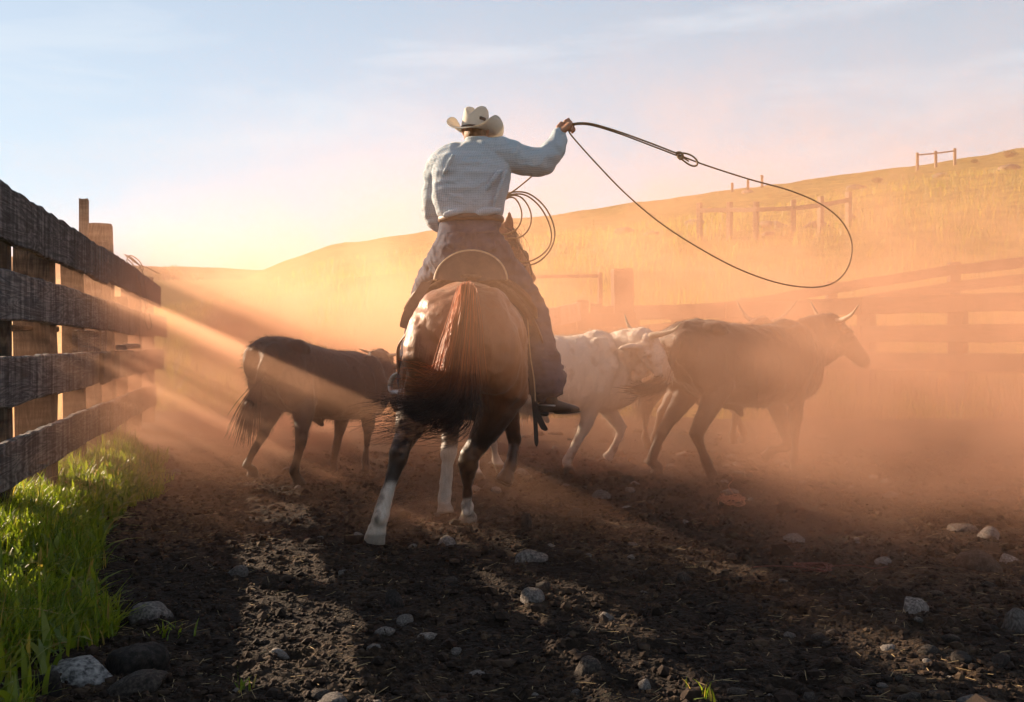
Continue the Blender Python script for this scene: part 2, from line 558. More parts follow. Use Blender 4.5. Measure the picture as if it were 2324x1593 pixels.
xs = np.concatenate([np.arange(-9, -4, 0.10), np.arange(-4, 4.2, 0.0145), np.arange(4.2, 13.1, 0.06)])
ys = [1.2]
while ys[-1] < 17.5: ys.append(ys[-1] + max(0.0125, 0.0042 * (ys[-1] - 0.6)))
def corral_h(x, y):
    z = soil_height(x, y)
    edge = np.minimum(sstep(-1.6, -0.5, x - fence_x(y)), sstep(17.4, 15.4, y + 0.10 * x))
    return z * edge - 0.25 * (1 - edge)
ground = mesh_obj('ground', grid_mesh('ground', xs, np.array(ys), corral_h), M_SOIL)
tag(ground, 'dark trampled dirt floor of the corral', kind='structure')

# pasture and hillside
M_PASTURE = noisy_mat('pasture_grass', (0.090, 0.085, 0.016), (0.27, 0.21, 0.055), scale=0.9, detail=9, rough=0.95, bump=0.9, bump_scale=7.0, dist=0.25, spec=0.1, c3=(0.165, 0.145, 0.032))
xs = spaced(-4500, 4500, 4.0, 0.55, 1.050)
ys = spaced(-60, 7000, 14.0, 0.42, 1.038)
pasture = mesh_obj('pasture', grid_mesh('pasture', xs, ys, pasture_height), M_PASTURE)
tag(pasture, 'grassy pasture rising to a hillside behind the corral', kind='structure')

# far range on the left horizon
M_RANGE = noisy_mat('far_range', (0.05, 0.07, 0.05), (0.10, 0.11, 0.08), scale=0.003, rough=1.0, bump=0, spec=0.0)
def range_h(x, y):
    base = 0.066 * (y - 16)
    c = 95 * np.exp(-((x + 2900) / 900.0) ** 2) + 60 * np.exp(-((x + 1650) / 600.0) ** 2) + 120 * np.exp(-((x + 4300) / 1500.0) ** 2)
    return base - 25 + (c + 16 * fbm(x * 0.004, y * 0.004, octaves=4, seed=9)) * sstep(4700, 5600, y) * sstep(7400, 6400, y)
hills = mesh_obj('distant_hills', grid_mesh('distant_hills', np.arange(-7000, 1500, 60.0), np.arange(4700, 7400, 90.0), range_h), M_RANGE)
tag(hills, 'low blue hills on the far horizon', kind='structure')
# ------------------------------------------------------------------ fences
M_WOOD = wood_mat('weathered_board', (0.016, 0.016, 0.017), (0.070, 0.069, 0.070), (0.20, 0.195, 0.19))
M_WOOD_TOP = wood_mat('dark_board', (0.006, 0.007, 0.007), (0.036, 0.038, 0.040), (0.135, 0.134, 0.134))  # top planks, darker than the other boards
M_POST = wood_mat('fence_post', (0.015, 0.011, 0.009), (0.042, 0.032, 0.024), (0.095, 0.072, 0.054))
M_FRESH = wood_mat('newer_post', (0.05, 0.036, 0.026), (0.12, 0.09, 0.066), (0.22, 0.17, 0.125))
M_GREY = wood_mat('sunlit_board', (0.16, 0.14, 0.12), (0.30, 0.27, 0.24), (0.46, 0.42, 0.37))  # sunlight on the chute plank, put into a pale wood colour

def board_mesh(name, length, height, thick, seed, wear=0.010, bow=0.012, taper=0.0, seg=0.06):
    """rough sawn board: length along x, height along z, uneven worn edges"""
    n = max(6, int(length / seg))
    t = np.linspace(0, 1, n + 1); x = t * length
    wt = wear * (.45 * fbm(x * 2.2 + seed * 7.7, x * 0 + 1.3, octaves=2, seed=seed) + .55 * fbm(x * 9 + seed, x * 0 + 4.1, octaves=2, seed=seed + 1)) - 0.3 * wear
    wb = wear * fbm(x * 2.3 + seed * 3.1, x * 0 + 8.3, octaves=4, seed=seed + 5)
    sag = bow * (noise3(x * 0.4 + seed, x * 0 + 2.0, seed=seed)) 
    yo = bow * 0.8 * (noise3(x * 0.5 + seed, x * 0 + 5.0, seed=seed + 3))
    V = []; Fc = []
    ch = 0.009
    for i in range(n + 1):
        zt = height + wt[i] + sag[i] - taper * t[i]; zb = wb[i] + sag[i]
        y0 = yo[i] - thick / 2; y1 = yo[i] + thick / 2
        V += [(x[i], y0, zb + ch), (x[i], y0 + ch, zb), (x[i], y1 - ch, zb), (x[i], y1, zb + ch),
              (x[i], y1, zt - ch), (x[i], y1 - ch, zt), (x[i], y0 + ch, zt), (x[i], y0, zt - ch)]
    for i in range(n):
        for k in range(8):
            a = i * 8 + k; b2 = i * 8 + (k + 1) % 8
            Fc.append((a, b2, b2 + 8, a + 8))
    Fc.append(tuple(range(7, -1, -1))); Fc.append(tuple(n * 8 + k for k in range(8)))
    return mesh_from(name, V, Fc)

def post_mesh(name, w, d, h, seed, rnd=0.015, lean=0.0):
    """squared or split post, base sunk, origin at ground level; local x is up the post so the grain follows it"""
    rings = []
    n = 12
    zs = np.linspace(-0.3, h, 15)
    for i, z in enumerate(zs):
        r = []
        for k in range(n):
            a = 2 * math.pi * (k + 0.5) / n
            c, s = math.cos(a), math.sin(a)
            q = 1 / max(abs(c), abs(s)) ** 0.86
            j = 1 + 0.05 * float(noise3(np.array([z * 2.2 + seed]), np.array([k * 1.7]), seed=seed)[0])
            top = (rnd * float(noise3(np.array([k * 0.9 + seed]), np.array([3.0]), seed=seed + 2)[0])) if i == len(zs) - 1 else 0
            r.append(Vector((z + top, c * q * w / 2 * j, s * q * d / 2 * j)))
        rings.append(r)
    sh = Shape(); sh.ring_loft(rings)
    return sh.mesh(name, smooth=False)

def put(o, loc, xdir, ydir=None, parent=None):
    """place an object with its local x along xdir"""
    x = Vector(xdir).normalized()
    up = Vector((0, 0, 1)) if ydir is None else Vector(ydir)
    y = up.cross(x)
    y = y.normalized() if y.length > 1e-4 else Vector((0, 1, 0))
    z = x.cross(y)
    m = Matrix((x, y, z)).transposed().to_4x4(); m.translation = Vector(loc)
    if parent is not None:
        o.parent = parent
        o.matrix_local = parent.matrix_world.inverted() @ m if False else Matrix.Translation(-parent.location) @ m
    else:
        o.matrix_world = m
    return o

def add_board(parent, a, b, height, thick, mat, seed, name='board', z_is='bottom', **kw):
    a = Vector(a); b = Vector(b)
    d = b - a
    o = mesh_obj(name, board_mesh(name, d.length, height, thick, seed, **kw), mat)
    put(o, a, d, parent=parent)
    return o

def add_post(parent, x, y, z, w, d, h, mat, seed, yaw_dir, name='post'):
    o = mesh_obj(name, post_mesh(name, w, d, h, seed), mat)
    # local x up, local y along the fence direction
    up = Vector((random.uniform(-.012, .012), random.uniform(-.012, .012), 1)).normalized()
    y_ = Vector((yaw_dir[0], yaw_dir[1], 0)); y_ = (y_ - up * y_.dot(up)).normalized()
    z_ = up.cross(y_)
    m = Matrix((up, y_, z_)).transposed().to_4x4(); m.translation = Vector((x, y, z)) - parent.location
    o.parent = parent
    o.matrix_local = m
    return o

# --- the tall plank fence on the left; s is the distance ahead
FD = Vector((FSL, 1, 0)).normalized()
FN = Vector((1, -FSL, 0)).normalized()      # towards the corral
def on_fence(y, z, off=0.0):
    p = Vector((FX0 + FSL * y, y, z))
    return p + FN * off
lf = empty('plank_fence', on_fence(6.0, 0.0))
tag(lf, 'tall weathered grey plank fence along the left edge of the corral', 'fence')
rails = [  # (y0, y1, z_top at y0, z_top at y1, height)
    (0.6, 4.15, 2.03, 2.02, .30), (4.17, 9.15, 2.02, 1.975, .315), (9.17, 13.9, 1.985, 1.915, .29),
    (0.5, 4.2, 1.51, 1.51, .28), (4.22, 9.18, 1.51, 1.52, .287), (9.2, 14.7, 1.515, 1.49, .29),
    (0.6, 3.6, 1.04, 1.04, .28), (3.62, 8.4, 1.04, 1.045, .285), (8.42, 14.3, 1.05, 1.03, .28),
    (0.5, 4.1, 0.57, 0.57, .27), (4.12, 9.2, 0.57, 0.575, .272), (9.22, 13.3, 0.58, 0.57, .28)]
for i, (y0, y1, z0, z1, h) in enumerate(rails):
    off = 0.002 * (i % 3)
    top = i < 3
    add_board(lf, on_fence(y0, z0 - h, off), on_fence(y1, z1 - h, off), h, 0.048, M_WOOD_TOP if top else M_WOOD, 3 + i, wear=0.016 if top else 0.010)
for i, (y, w, d, h, mt) in enumerate([(1.75, .24, .22, 1.95, M_POST), (4.2, .22, .22, 1.96, M_POST), (5.9, .12, .2, 1.75, M_POST), (7.2, .25, .25, 1.90, M_POST), (8.4, .13, .17, 1.85, M_POST),
                                  (10.1, .26, .25, 2.30, M_FRESH), (12.2, .24, .22, 1.92, M_POST), (13.75, .25, .22, 2.02, M_POST)]):
    p = on_fence(y, 0.03, -0.03 - d / 2 - 0.01)
    add_post(lf, p.x, p.y, 0.0, w, d, h, mt, 40 + i, FD)
# stake, short planks and splices
p = on_fence(9.78, 0, -0.30); add_post(lf, p.x, p.y, 0, .085, .085, 2.52, M_FRESH, 61, FD, 'stake')
p = on_fence(9.2, 0, -0.12); add_post(lf, p.x, p.y, 0, .05, .16, 1.75, M_FRESH, 62, FD, 'backing_plank')
p = on_fence(10.95, 0, -0.14); add_post(lf, p.x, p.y, 0, .05, .20, 1.62, M_FRESH, 63, FD, 'backing_plank')
add_board(lf, on_fence(8.05, 1.02, -0.062), on_fence(9.6, 1.03, -0.062), .20, .04, M_WOOD, 71, name='splice_board')
add_board(lf, on_fence(8.55, .76, 0.055), on_fence(9.0, .77, 0.055), .27, .035, M_POST, 72, name='splice_board')
add_board(lf, on_fence(9.2, .78, 0.055), on_fence(9.55, .78, 0.055), .26, .035, M_POST, 73, name='splice_board')
add_board(lf, on_fence(9.5, 1.045, 0.10), on_fence(10.5, 1.06, 0.10), .05, .10, M_WOOD, 74, name='splice_board')
add_board(lf, on_fence(4.9, 1.16, -0.20), on_fence(8.0, 1.20, -0.20), .045, .045, M_POST, 75, name='inner_rail')

# --- corral fence on the right, inside the dust
RA = Vector((9.4, 12.6, 0)); RB = Vector((2.42, 20.0, 0))
rd = (RB - RA).normalized(); rn = Vector((rd.y, -rd.x, 0))
rf = empty('corral_fence', (RA + RB) / 2)
tag(rf, 'broad plank corral fence behind the dust on the right', 'fence')
def on_r(t, z, off=0.0): 
    p = RA.lerp(RB, t) + rn * off
    return Vector((p.x, p.y, z))
cuts = [-0.12, 0.22, 0.52, 0.78, 1.0]
for k, (zt, h) in enumerate([(1.88, .285), (1.41, .28), (0.965, .29)]):
    for j in range(4):
        add_board(rf, on_r(cuts[j] + .001, zt - h), on_r(cuts[j + 1] - .001, zt - h), h, 0.05, M_POST, 90 + 5 * k + j, wear=0.012)
for j, t in enumerate([-0.1, 0.055, 0.22, 0.37, 0.52, 0.65, 0.78, 0.9]):
    p = on_r(t, 0, 0.16); add_post(rf, p.x, p.y, 0.0, .24, .22, 1.85, M_POST, 120 + j, rd)
# thick gate post and the gate bay beside the rider
gp = empty('gate_post', P(1413, 940, 19.6) * 1.0)
gp.location.z = 0.0
tag(gp, 'thick square gate post at the end of the corral fence', 'post')
add_post(gp, gp.location.x, gp.location.y, 0, .40, .36, 2.58, M_POST, 131, (1, 0.1))

gate = empty('pipe_gate', P(1290, 940, 19.0)); gate.location.z = 0
tag(gate, 'open pipe gate frame with a thin top bar behind the rider', 'gate')
def pipe(parent, pts, r, mat, name, n=10):
    sh = Shape(); sh.tube([Vector(p) - parent.location for p in pts], r, n=n)
    return mesh_obj(name, sh.mesh(name), mat, parent)
M_RUST = noisy_mat('rusty_pipe', (0.10, 0.045, 0.025), (0.20, 0.10, 0.06), scale=9, rough=0.7, bump=0.2)
zt = P(1290, 627, 19.0).z
pipe(gate, [P(1100, 630, 19.2), P(1362, 626, 19.0)], .035, M_RUST, 'top_bar')
pipe(gate, [P(1362, 622, 19.0), Vector((P(1362, 620, 19.0).x, 19.0, -0.1))], .045, M_RUST, 'upright')
pipe(gate, [P(1100, 625, 19.2), Vector((P(1100, 620, 19.2).x, 19.2, -0.1))], .045, M_RUST, 'upright')

# board facing the sun beside the gate; its sunlit white is in the colour
ch = empty('loading_chute', P(1275, 940, 18.0)); ch.location.z = 0
tag(ch, 'low plank chute with a bright sunlit board beside the gate', 'chute')
a = P(1318, 738, 18.0); b2 = P(1160, 762, 16.4)
add_board(ch, (a.x, a.y, P(0, 728, 18.0).z), (b2.x, b2.y, P(0, 764, 16.4).z), .34, .05, M_GREY, 141, name='sunlit_board')
for k, px in enumerate((1322, 1352, 1380)):
    p = P(px, 940, 18.2); add_post(ch, p.x, p.y, 0, .22, .2, 1.9 - .05 * k, M_POST, 145 + k, (1, 0))
for k, (py, hh) in enumerate([(745, .28), (805, .28), (862, .28)]):
    q1 = P(1310, py, 18.15); q2 = P(1440, py - 2, 18.4)
    add_board(ch, (q1.x, q1.y - .14, q1.z), (q2.x, q2.y - .2, q2.z), hh, .05, M_POST, 150 + k)
    q1 = P(1170, py + 30, 17.2); q2 = P(1308, py + 8, 18.1)
    add_board(ch, (q1.x, q1.y, q1.z - .05), (q2.x, q2.y, q2.z - .05), hh, .05, M_POST, 155 + k)

# --- rail fence running up the pasture behind it
def rail_fence(name, label, pts, rail_offs, post_h, pw, rh, mat, extra_group=None):
    root = empty(name, (pts[0][0], pts[0][1], float(pasture_height(pts[0][0], pts[0][1]))))
    tag(root, label, 'fence', extra_group)
    G = [Vector((p[0], p[1], max(0.0, float(pasture_height(p[0], p[1]))))) for p in pts]
    for i, g in enumerate(G):
        d = (G[min(i + 1, len(G) - 1)] - G[max(i - 1, 0)])
        add_post(root, g.x, g.y, g.z, pw, pw, post_h, mat, 200 + i, (d.x, d.y))
    for i in range(len(G) - 1):
        for k, zo in enumerate(rail_offs):
            add_board(root, G[i] + Vector((0, -pw * .55, zo)), G[i + 1] + Vector((0, -pw * .55, zo)), rh, .05, mat, 230 + i * 3 + k, name='rail')
    return root
uf = empty('rail_fence', (P(2165, 0, 18.8).x, 18.8, 0.5))
tag(uf, 'two rail wooden fence running uphill behind the corral planks', 'fence')
tops = [P(px, py, d) for px, py, d in ((1440, 700, 20.6), (1690, 676, 19.8), (1885, 640, 19.3), (2165, 596, 18.8), (2520, 556, 18.4))]
for i, t_ in enumerate(tops):
    zg = float(pasture_height(t_.x, t_.y)); add_post(uf, t_.x, t_.y, zg, .20, .18, t_.z - zg, M_POST, 200 + i, (1, 0))
for i in range(len(tops) - 1):
    for k, dz in enumerate((.24, .56)):
        add_board(uf, tops[i] + Vector((0, -.13, -dz)), tops[i + 1] + Vector((0, -.13, -dz)), .2, .05, M_POST, 230 + 3 * i + k, name='rail')
# ------------------------------------------------------------------ animals
class Pose:
    """local frame of an animal: x forward, y left, z up; heading measured right of the view direction"""
    def __init__(self, x, y, heading):
        self.o = Vector((x, y, 0)); self.rz = R(90 - heading)
        self.inv = Matrix.Rotation(-self.rz, 3, 'Z')
    def L(self, p):
        return self.inv @ (Vector(p) - self.o)
    def px(self, a, b, d):
        return self.L(P(a, b, d))

def strands(name, paths, r0, r1, seed=1):
    """many thin three sided hairs; paths (S, m, 3)"""
    paths = np.asarray(paths, float)
    S, m, _ = paths.shape
    g = np.random.default_rng(seed)
    T = np.gradient(paths, axis=1)
    T /= np.linalg.norm(T, axis=2, keepdims=True) + 1e-9
    rv = g.normal(size=(S, 1, 3))
    s = np.cross(T, np.broadcast_to(rv, T.shape)); s /= np.linalg.norm(s, axis=2, keepdims=True) + 1e-9
    u = np.cross(T, s)
    rad = np.linspace(r0, r1, m)[None, :, None]
    rings = [paths + rad * (s * math.cos(a) + u * math.sin(a)) for a in (0, 2.0944, 4.18879)]
    V = np.stack(rings, 2).reshape(-1, 3)
    base = (np.arange(S)[:, None] * m + np.arange(m - 1)[None, :]) * 3
    Fq = []
    for k in range(3):
        k2 = (k + 1) % 3
        Fq.append(np.stack([base + k, base + k2, base + k2 + 3, base + k + 3], -1).reshape(-1, 4))
    return mesh_np(name, V, np.concatenate(Fq), True)

def fuzz(name, me, count, length, mat, parent, zmin=0.3, seed=3, lay=(-0.7, 0, -0.1), r=0.0011, up=0.6):
    """short coat hair standing off a body"""
    n = len(me.polygons)
    c = np.empty(n * 3, np.float32); me.polygons.foreach_get('center', c); c = c.reshape(-1, 3)
    nn = np.empty(n * 3, np.float32); me.polygons.foreach_get('normal', nn); nn = nn.reshape(-1, 3)
    g = np.random.default_rng(seed)
    ok = np.where(c[:, 2] > zmin)[0]
    pick = g.choice(ok, count)
    b = c[pick] + g.normal(size=(count, 3)) * 0.006
    d = nn[pick] * up + np.array(lay) + g.normal(size=(count, 3)) * 0.22
    d /= np.linalg.norm(d, axis=1, keepdims=True)
    ln = length * g.uniform(0.5, 1.3, (count, 1))
    p = np.stack([b - nn[pick] * 0.003, b + d * ln * 0.5, b + d * ln + np.array([0, 0, -0.25]) * ln], 1)
    o = mesh_obj(name, strands(name, p, r, r * 0.25, seed), mat, parent)
    o['kind'] = 'stuff'
    return o

def leg(sh, pts, rad, n=12):
    sh.tube(pts, rad, n=n)

def hoof(sh, top, toe, r, h=0.075):
    """toe: point on the sole; widening cone"""
    top = Vector(top); toe = Vector(toe)
    sh.tube([top, top.lerp(toe, 0.5), toe], [r * 0.80, r * 0.95, r * 1.12], n=14, round_ends=False)

# ---------------------------------------------------------------- cattle
def cattle(name, label, pose, sc, hips, fronts, poll, muzzle, colour, mat, fuzz_mat, horn_list, horn_mat, tail_pts, tail_mat, sheath=True, hump=0.0, fuzz_len=0.03, neck_base_z=1.0, topline=0.0, fuzz_n=9000, slope=0.0):
    root = empty(name, pose.o, pose.rz)
    tag(root, label, 'steer')
    sh = Shape()
    S = lambda *a: tuple(v * sc for v in a)
    st = [(-.70, 1.14, 1.00, .08), (-.66, 1.20, .88, .17), (-.58, 1.235, .76, .235), (-.45, 1.25, .64, .265), (-.25, 1.235, .57, .285), (0, 1.215, .53, .315),
          (.2, 1.21, .52, .315), (.38, 1.225, .53, .285), (.52, 1.235 + hump, .54, .25), (.64, 1.20 + hump * .6, .57, .21), (.76, 1.12, .62, .155), (.84, 1.02, .70, .09)]
    sh.torso([S(*s) for s in st], e=2.3)
    # hip bones, shoulder blades, ribs of muscle
    for y in (-1, 1):
        sh.ball(S(-.40, y * .185, 1.165), S(.12, .075, .06))
        sh.ball(S(-.60, y * .12, 1.02), S(.13, .11, .17))
        sh.ball(S(.46, y * .185, .96), S(.15, .08, .26))
        sh.ball(S(-.42, y * .19, .86), S(.20, .11, .25))
    # neck and head
    nb = Vector(S(.60, 0, neck_base_z)); po = Vector(poll); mz = Vector(muzzle)
    ax = (mz - po).normalized()
    nk = smooth_path([nb - Vector((.18, 0, 0)), nb, nb.lerp(po, .55) + Vector((0, 0, .01)), po - ax * .02], 3)
    nr = [(.165, .27), (.16, .26), (.155, .25), (.145, .235), (.135, .22), (.128, .205), (.12, .19), (.112, .165), (.105, .14), (.10, .12)]
    sh.tube(nk, [(a * sc, b * sc) for a, b in nr[:len(nk)]], n=16)
    # dewlap
    sh.tube([Vector(S(.66, 0, .66)), nb.lerp(po, .4) + Vector((.02, 0, -.22 * sc)), po.lerp(mz, .35) + Vector((0, 0, -.09))], [(.035, .09), (.03, .08), (.03, .05)], n=10)
    side = ax.cross(Vector((0, 0, 1))).normalized()       # right of the head
    topv = side.cross(ax).normalized()
    hl = (mz - po).length
    hp = [po - ax * .02, po + ax * hl * .22, po + ax * hl * .48, po + ax * hl * .75, po + ax * hl * .93, mz]
    hr = [(.092, .085), (.100, .105), (.080, .098), (.062, .076), (.062, .068), (.050, .050)]
    base = len(sh.v)
    sh.tube(hp, [(a * sc, b * sc) for a, b in hr], n=16)
    sh.ball(po + topv * .055 * sc, S(.075, .085, .05))
    for s in (-1, 1):   # ears droop sideways
        e0 = po + side * s * .085 * sc + ax * .05 - topv * .005
        e1 = e0 + side * s * .10 * sc - topv * .015 - ax * .02
        e2 = e0 + side * s * .185 * sc - topv * .05 - ax * .03
        sh.tube([e0, e1, e2], [(.028, .022), (.045, .018), (.016, .010)], n=10)
        sh.ball(po + ax * hl * .36 + side * s * .085 * sc + topv * .02, .022)
    # legs
    for k, y in ((0, 1), (1, -1)):
        f = Vector(hips[k]['hoof']); lift = hips[k].get('lift', 0)
        hip = Vector(S(-.48, y * .13, .92)); stf = Vector(S(-.34, y * .185, .72))
        fet = f + Vector((-.035 - lift * .05, 0, .115 * sc))
        hock = Vector(hips[k]['hock']) if 'hock' in hips[k] else stf.lerp(fet, .52) + Vector((-.085 * sc, 0, .0))
        leg(sh, [hip, hip.lerp(stf, .6), stf, stf.lerp(hock, .45), stf.lerp(hock, .8), hock, hock.lerp(fet, .3), hock.lerp(fet, .7), fet, f + Vector((-.012, 0, .065))],
            [(.15 * sc, .17 * sc), (.15 * sc, .16 * sc), .125 * sc, .088 * sc, .060 * sc, .056 * sc, .038 * sc, .035 * sc, .046 * sc, .040 * sc])
        hoof(sh, f + Vector((-.012, 0, .075)), f + Vector((.025 - lift * .05, 0, 0.0)), .052 * sc)
        f = Vector(fronts[k]['hoof'])
        elb = Vector(S(.44, y * .165, .74)); shd = Vector(S(.52, y * .16, .95))
        if 'knee' in fronts[k]:
            kn = Vector(fronts[k]['knee']); fet = Vector(fronts[k]['fetlock'])
        else:
            fet = f + Vector((-.02, 0, .11 * sc)); kn = elb.lerp(fet, .52) + Vector((.022, 0, 0))
        leg(sh, [shd, elb, elb.lerp(kn, .5), kn, kn.lerp(fet, .2), kn.lerp(fet, .7), fet, fet.lerp(f, .55)],
            [.13 * sc, .105 * sc, .072 * sc, .058 * sc, .042 * sc, .036 * sc, .046 * sc, .042 * sc])
        hoof(sh, fet.lerp(f, .45), f, .052 * sc)
    if sheath:
        sh.tube([Vector(S(-.22, 0, .60)), Vector(S(-.04, 0, .545)), Vector(S(.02, 0, .47))], [.07 * sc, .055 * sc, .03 * sc], n=10)
    # dock of the tail
    tp = smooth_path([Vector(S(-.55, 0, 1.20))] + [Vector(t) for t in tail_pts[:3]], 5)
    sh.tube(tp, list(np.linspace(.045, .017, len(tp))), n=9)
    for i_, v_ in enumerate(sh.v):
        if slope: sh.v[i_] = Vector((v_[0], v_[1], v_[2] - slope * (v_[0] + .45) * float(sstep(.35, .75, v_[2])) * (1 if v_[0] < .62 else 0)))
    me = sh.skin('body', 0.0135, 5)
    crease(me, .010 * sc, 5.0, seed=len(name), octaves=4)
    crease(me, .006 * sc, 9.0, seed=len(name) + 4, octaves=2, stretch=(1.6, 1, .35), ridge=True, mask=lambda c: sstep(.5, .8, c[:, 2]))
    add_color(me, colour)
    body = mesh_obj('body', me, mat, root)
    # horns
    for hpts, r in horn_list:
        hs = Shape(); pts = smooth_path(hpts, 6)
        hs.tube(pts, [r * (1 - 0.88 * (i / (len(pts) - 1)) ** 1.1) for i in range(len(pts))], n=12)
        hm = hs.mesh('horn')
        mesh_obj('horn', hm, horn_mat, root)
    for s in (-1, 1):
        es = Shape(); es.ball(po + ax * hl * .36 + side * s * .094 * sc + topv * .02, .017)
        mesh_obj('eye', es.mesh('eye'), M_EYE, root)
    # switch of the tail
    g = np.random.default_rng(len(name) + int(abs(pose.o.x) * 10))
    ctrl = np.array([list(Vector(t)) for t in tail_pts[1:]])
    m = 12; SN = 420
    paths = np.zeros((SN, m, 3))
    base_path = np.array([list(v) for v in smooth_path([Vector(c) for c in ctrl], 8)])
    for i in range(SN):
        ln = g.uniform(.55, 1.0)
        idx = np.linspace(0, (len(base_path) - 1) * ln, m)
        pth = np.stack([np.interp(idx, np.arange(len(base_path)), base_path[:, k]) for k in range(3)], 1)
        t = np.linspace(0, 1, m)[:, None]
        off = g.normal(size=3) * np.array([.05, .05, .03])
        ph = g.uniform(0, 6); am = g.uniform(.0, .014)
        wob = np.sin(t * 9 + ph) * am * t * np.array([[1, 1, .2]])
        paths[i] = pth + off * (0.15 + t ** 0.9) + wob
    th = mesh_obj('tail_switch', strands('tail_switch', paths, .0028, .0012, 5), tail_mat, root)
    th['kind'] = 'stuff'
    if fuzz_mat is not None:
        fuzz('coat_hair', me, fuzz_n, fuzz_len, fuzz_mat, root)
    return root

M_EYE = noisy_mat('eye', (0.01, 0.008, 0.006), (0.02, 0.015, 0.01), rough=0.08, bump=0, spec=0.6)
M_HORN = noisy_mat('horn', (0.32, 0.25, 0.17), (0.52, 0.45, 0.34), scale=18, rough=0.45, bump=0.15)
M_HORN_DARK = noisy_mat('horn_brown', (0.16, 0.10, 0.06), (0.30, 0.22, 0.14), scale=18, rough=0.5, bump=0.15)
M_COAT = coat_mat('short_coat', rough=0.6, sheen=0.18)
M_COAT_WHITE = coat_mat('white_coat', rough=0.8, sheen=0.25, fleck=0.08)
H_BLACK = hair_mat('black_hair', (0.010, 0.007, 0.005), (0.045, 0.028, 0.018), trans=0.2)
H_WHITE = hair_mat('white_hair', (0.50, 0.43, 0.36), (0.80, 0.74, 0.66), trans=0.5)
H_BROWN = hair_mat('brown_hair', (0.045, 0.020, 0.010), (0.14, 0.065, 0.03), trans=0.25)

# black steer, walking away to the right with its head down
pb = Pose(-1.60, 8.30, 38)
def black_col(c):
    n = fbm(c[:, 0] * 3, c[:, 1] * 3, c[:, 2] * 3, octaves=3, seed=4)[:, None]
    col = np.array([0.0075, 0.005, 0.004]) * (1 + 0.5 * n)
    low = sstep(.10, .05, c[:, 2])[:, None]
    return col * (1 - low) + np.array([.02, .016, .013]) * low
pol = pb.px(868, 822, 8.95); muz = pb.px(905, 925, 9.12)
cattle('black_steer', 'black steer with lowered head walking beside the plank fence', pb, 0.93,
       [dict(hoof=pb.px(578, 1084, 8.05), hock=pb.px(597, 985, 7.95), lift=1), dict(hoof=pb.px(674, 1102, 7.77), hock=pb.px(684, 1000, 7.72))],
       [dict(hoof=pb.px(760, 1072, 9.0) * 1.0), dict(hoof=pb.px(832, 1068, 8.68))],
       pol, muz, black_col, M_COAT, H_BLACK,
       [([pb.px(872, 808, 8.90), pb.px(892, 806, 8.80), pb.px(918, 798, 8.72)], .026), ([pb.px(858, 803, 9.1), pb.px(838, 800, 9.2), pb.px(815, 792, 9.25)], .024)], M_HORN_DARK,
       [pb.px(605, 800, 7.78), pb.px(588, 870, 7.70), pb.px(574, 910, 7.68), pb.px(564, 955, 7.68), pb.px(556, 1003, 7.68)], H_BLACK, hump=-0.02, fuzz_len=0.034, neck_base_z=.86, slope=.13)

# white steer trotting to the right behind the horse
pw = Pose(0.28, 8.42, 86)
def white_col(c):
    n = fbm(c[:, 0] * 2.2, c[:, 1] * 2.2, c[:, 2] * 2.2, octaves=4, seed=14)[:, None]
    sp = fbm(c[:, 0] * 16, c[:, 1] * 16, c[:, 2] * 16, octaves=2, seed=24)[:, None]
    w = np.array([.62, .54, .46]); r = np.array([.30, .16, .09])
    k = np.clip(sstep(.25, .75, n + .35 * sp) * .65 + sstep(.45, .8, sp) * .35, 0, .8)
    face = sstep(.80, 1.0, c[:, 0])[:, None] * .55
    k = np.maximum(k, face * (n > -.3))
    col = w * (1 - k) + r * k
    low = sstep(.085, .05, c[:, 2])[:, None]
    return col * (1 - low) + np.array([.05, .04, .03]) * low
cattle('white_steer', 'speckled white steer with upturned horns trotting behind the rider', pw, 0.97,
       [dict(hoof=pw.px(1085, 1094, 8.07)), dict(hoof=pw.px(1135, 1072, 8.6))],
       [dict(hoof=pw.px(1378, 1040, 8.65), knee=pw.px(1412, 975, 8.6), fetlock=pw.px(1392, 1018, 8.62)), dict(hoof=pw.px(1293, 1076, 8.46))],
       pw.px(1464, 776, 8.22), pw.px(1516, 858, 8.02), white_col, M_COAT_WHITE, H_WHITE,
       [([pw.px(1458, 762, 8.34), pw.px(1438, 752, 8.40), pw.px(1426, 738, 8.42), pw.px(1418, 714, 8.42)], .028),
        ([pw.px(1478, 762, 8.12), pw.px(1506, 757, 8.06), pw.px(1528, 750, 8.02), pw.px(1545, 734, 8.0)], .028)], M_HORN,
       [pw.px(1215, 790, 8.3), pw.px(1205, 850, 8.3), pw.px(1203, 900, 8.3), pw.px(1200, 950, 8.3)], H_WHITE, fuzz_len=0.035, fuzz_n=14000)

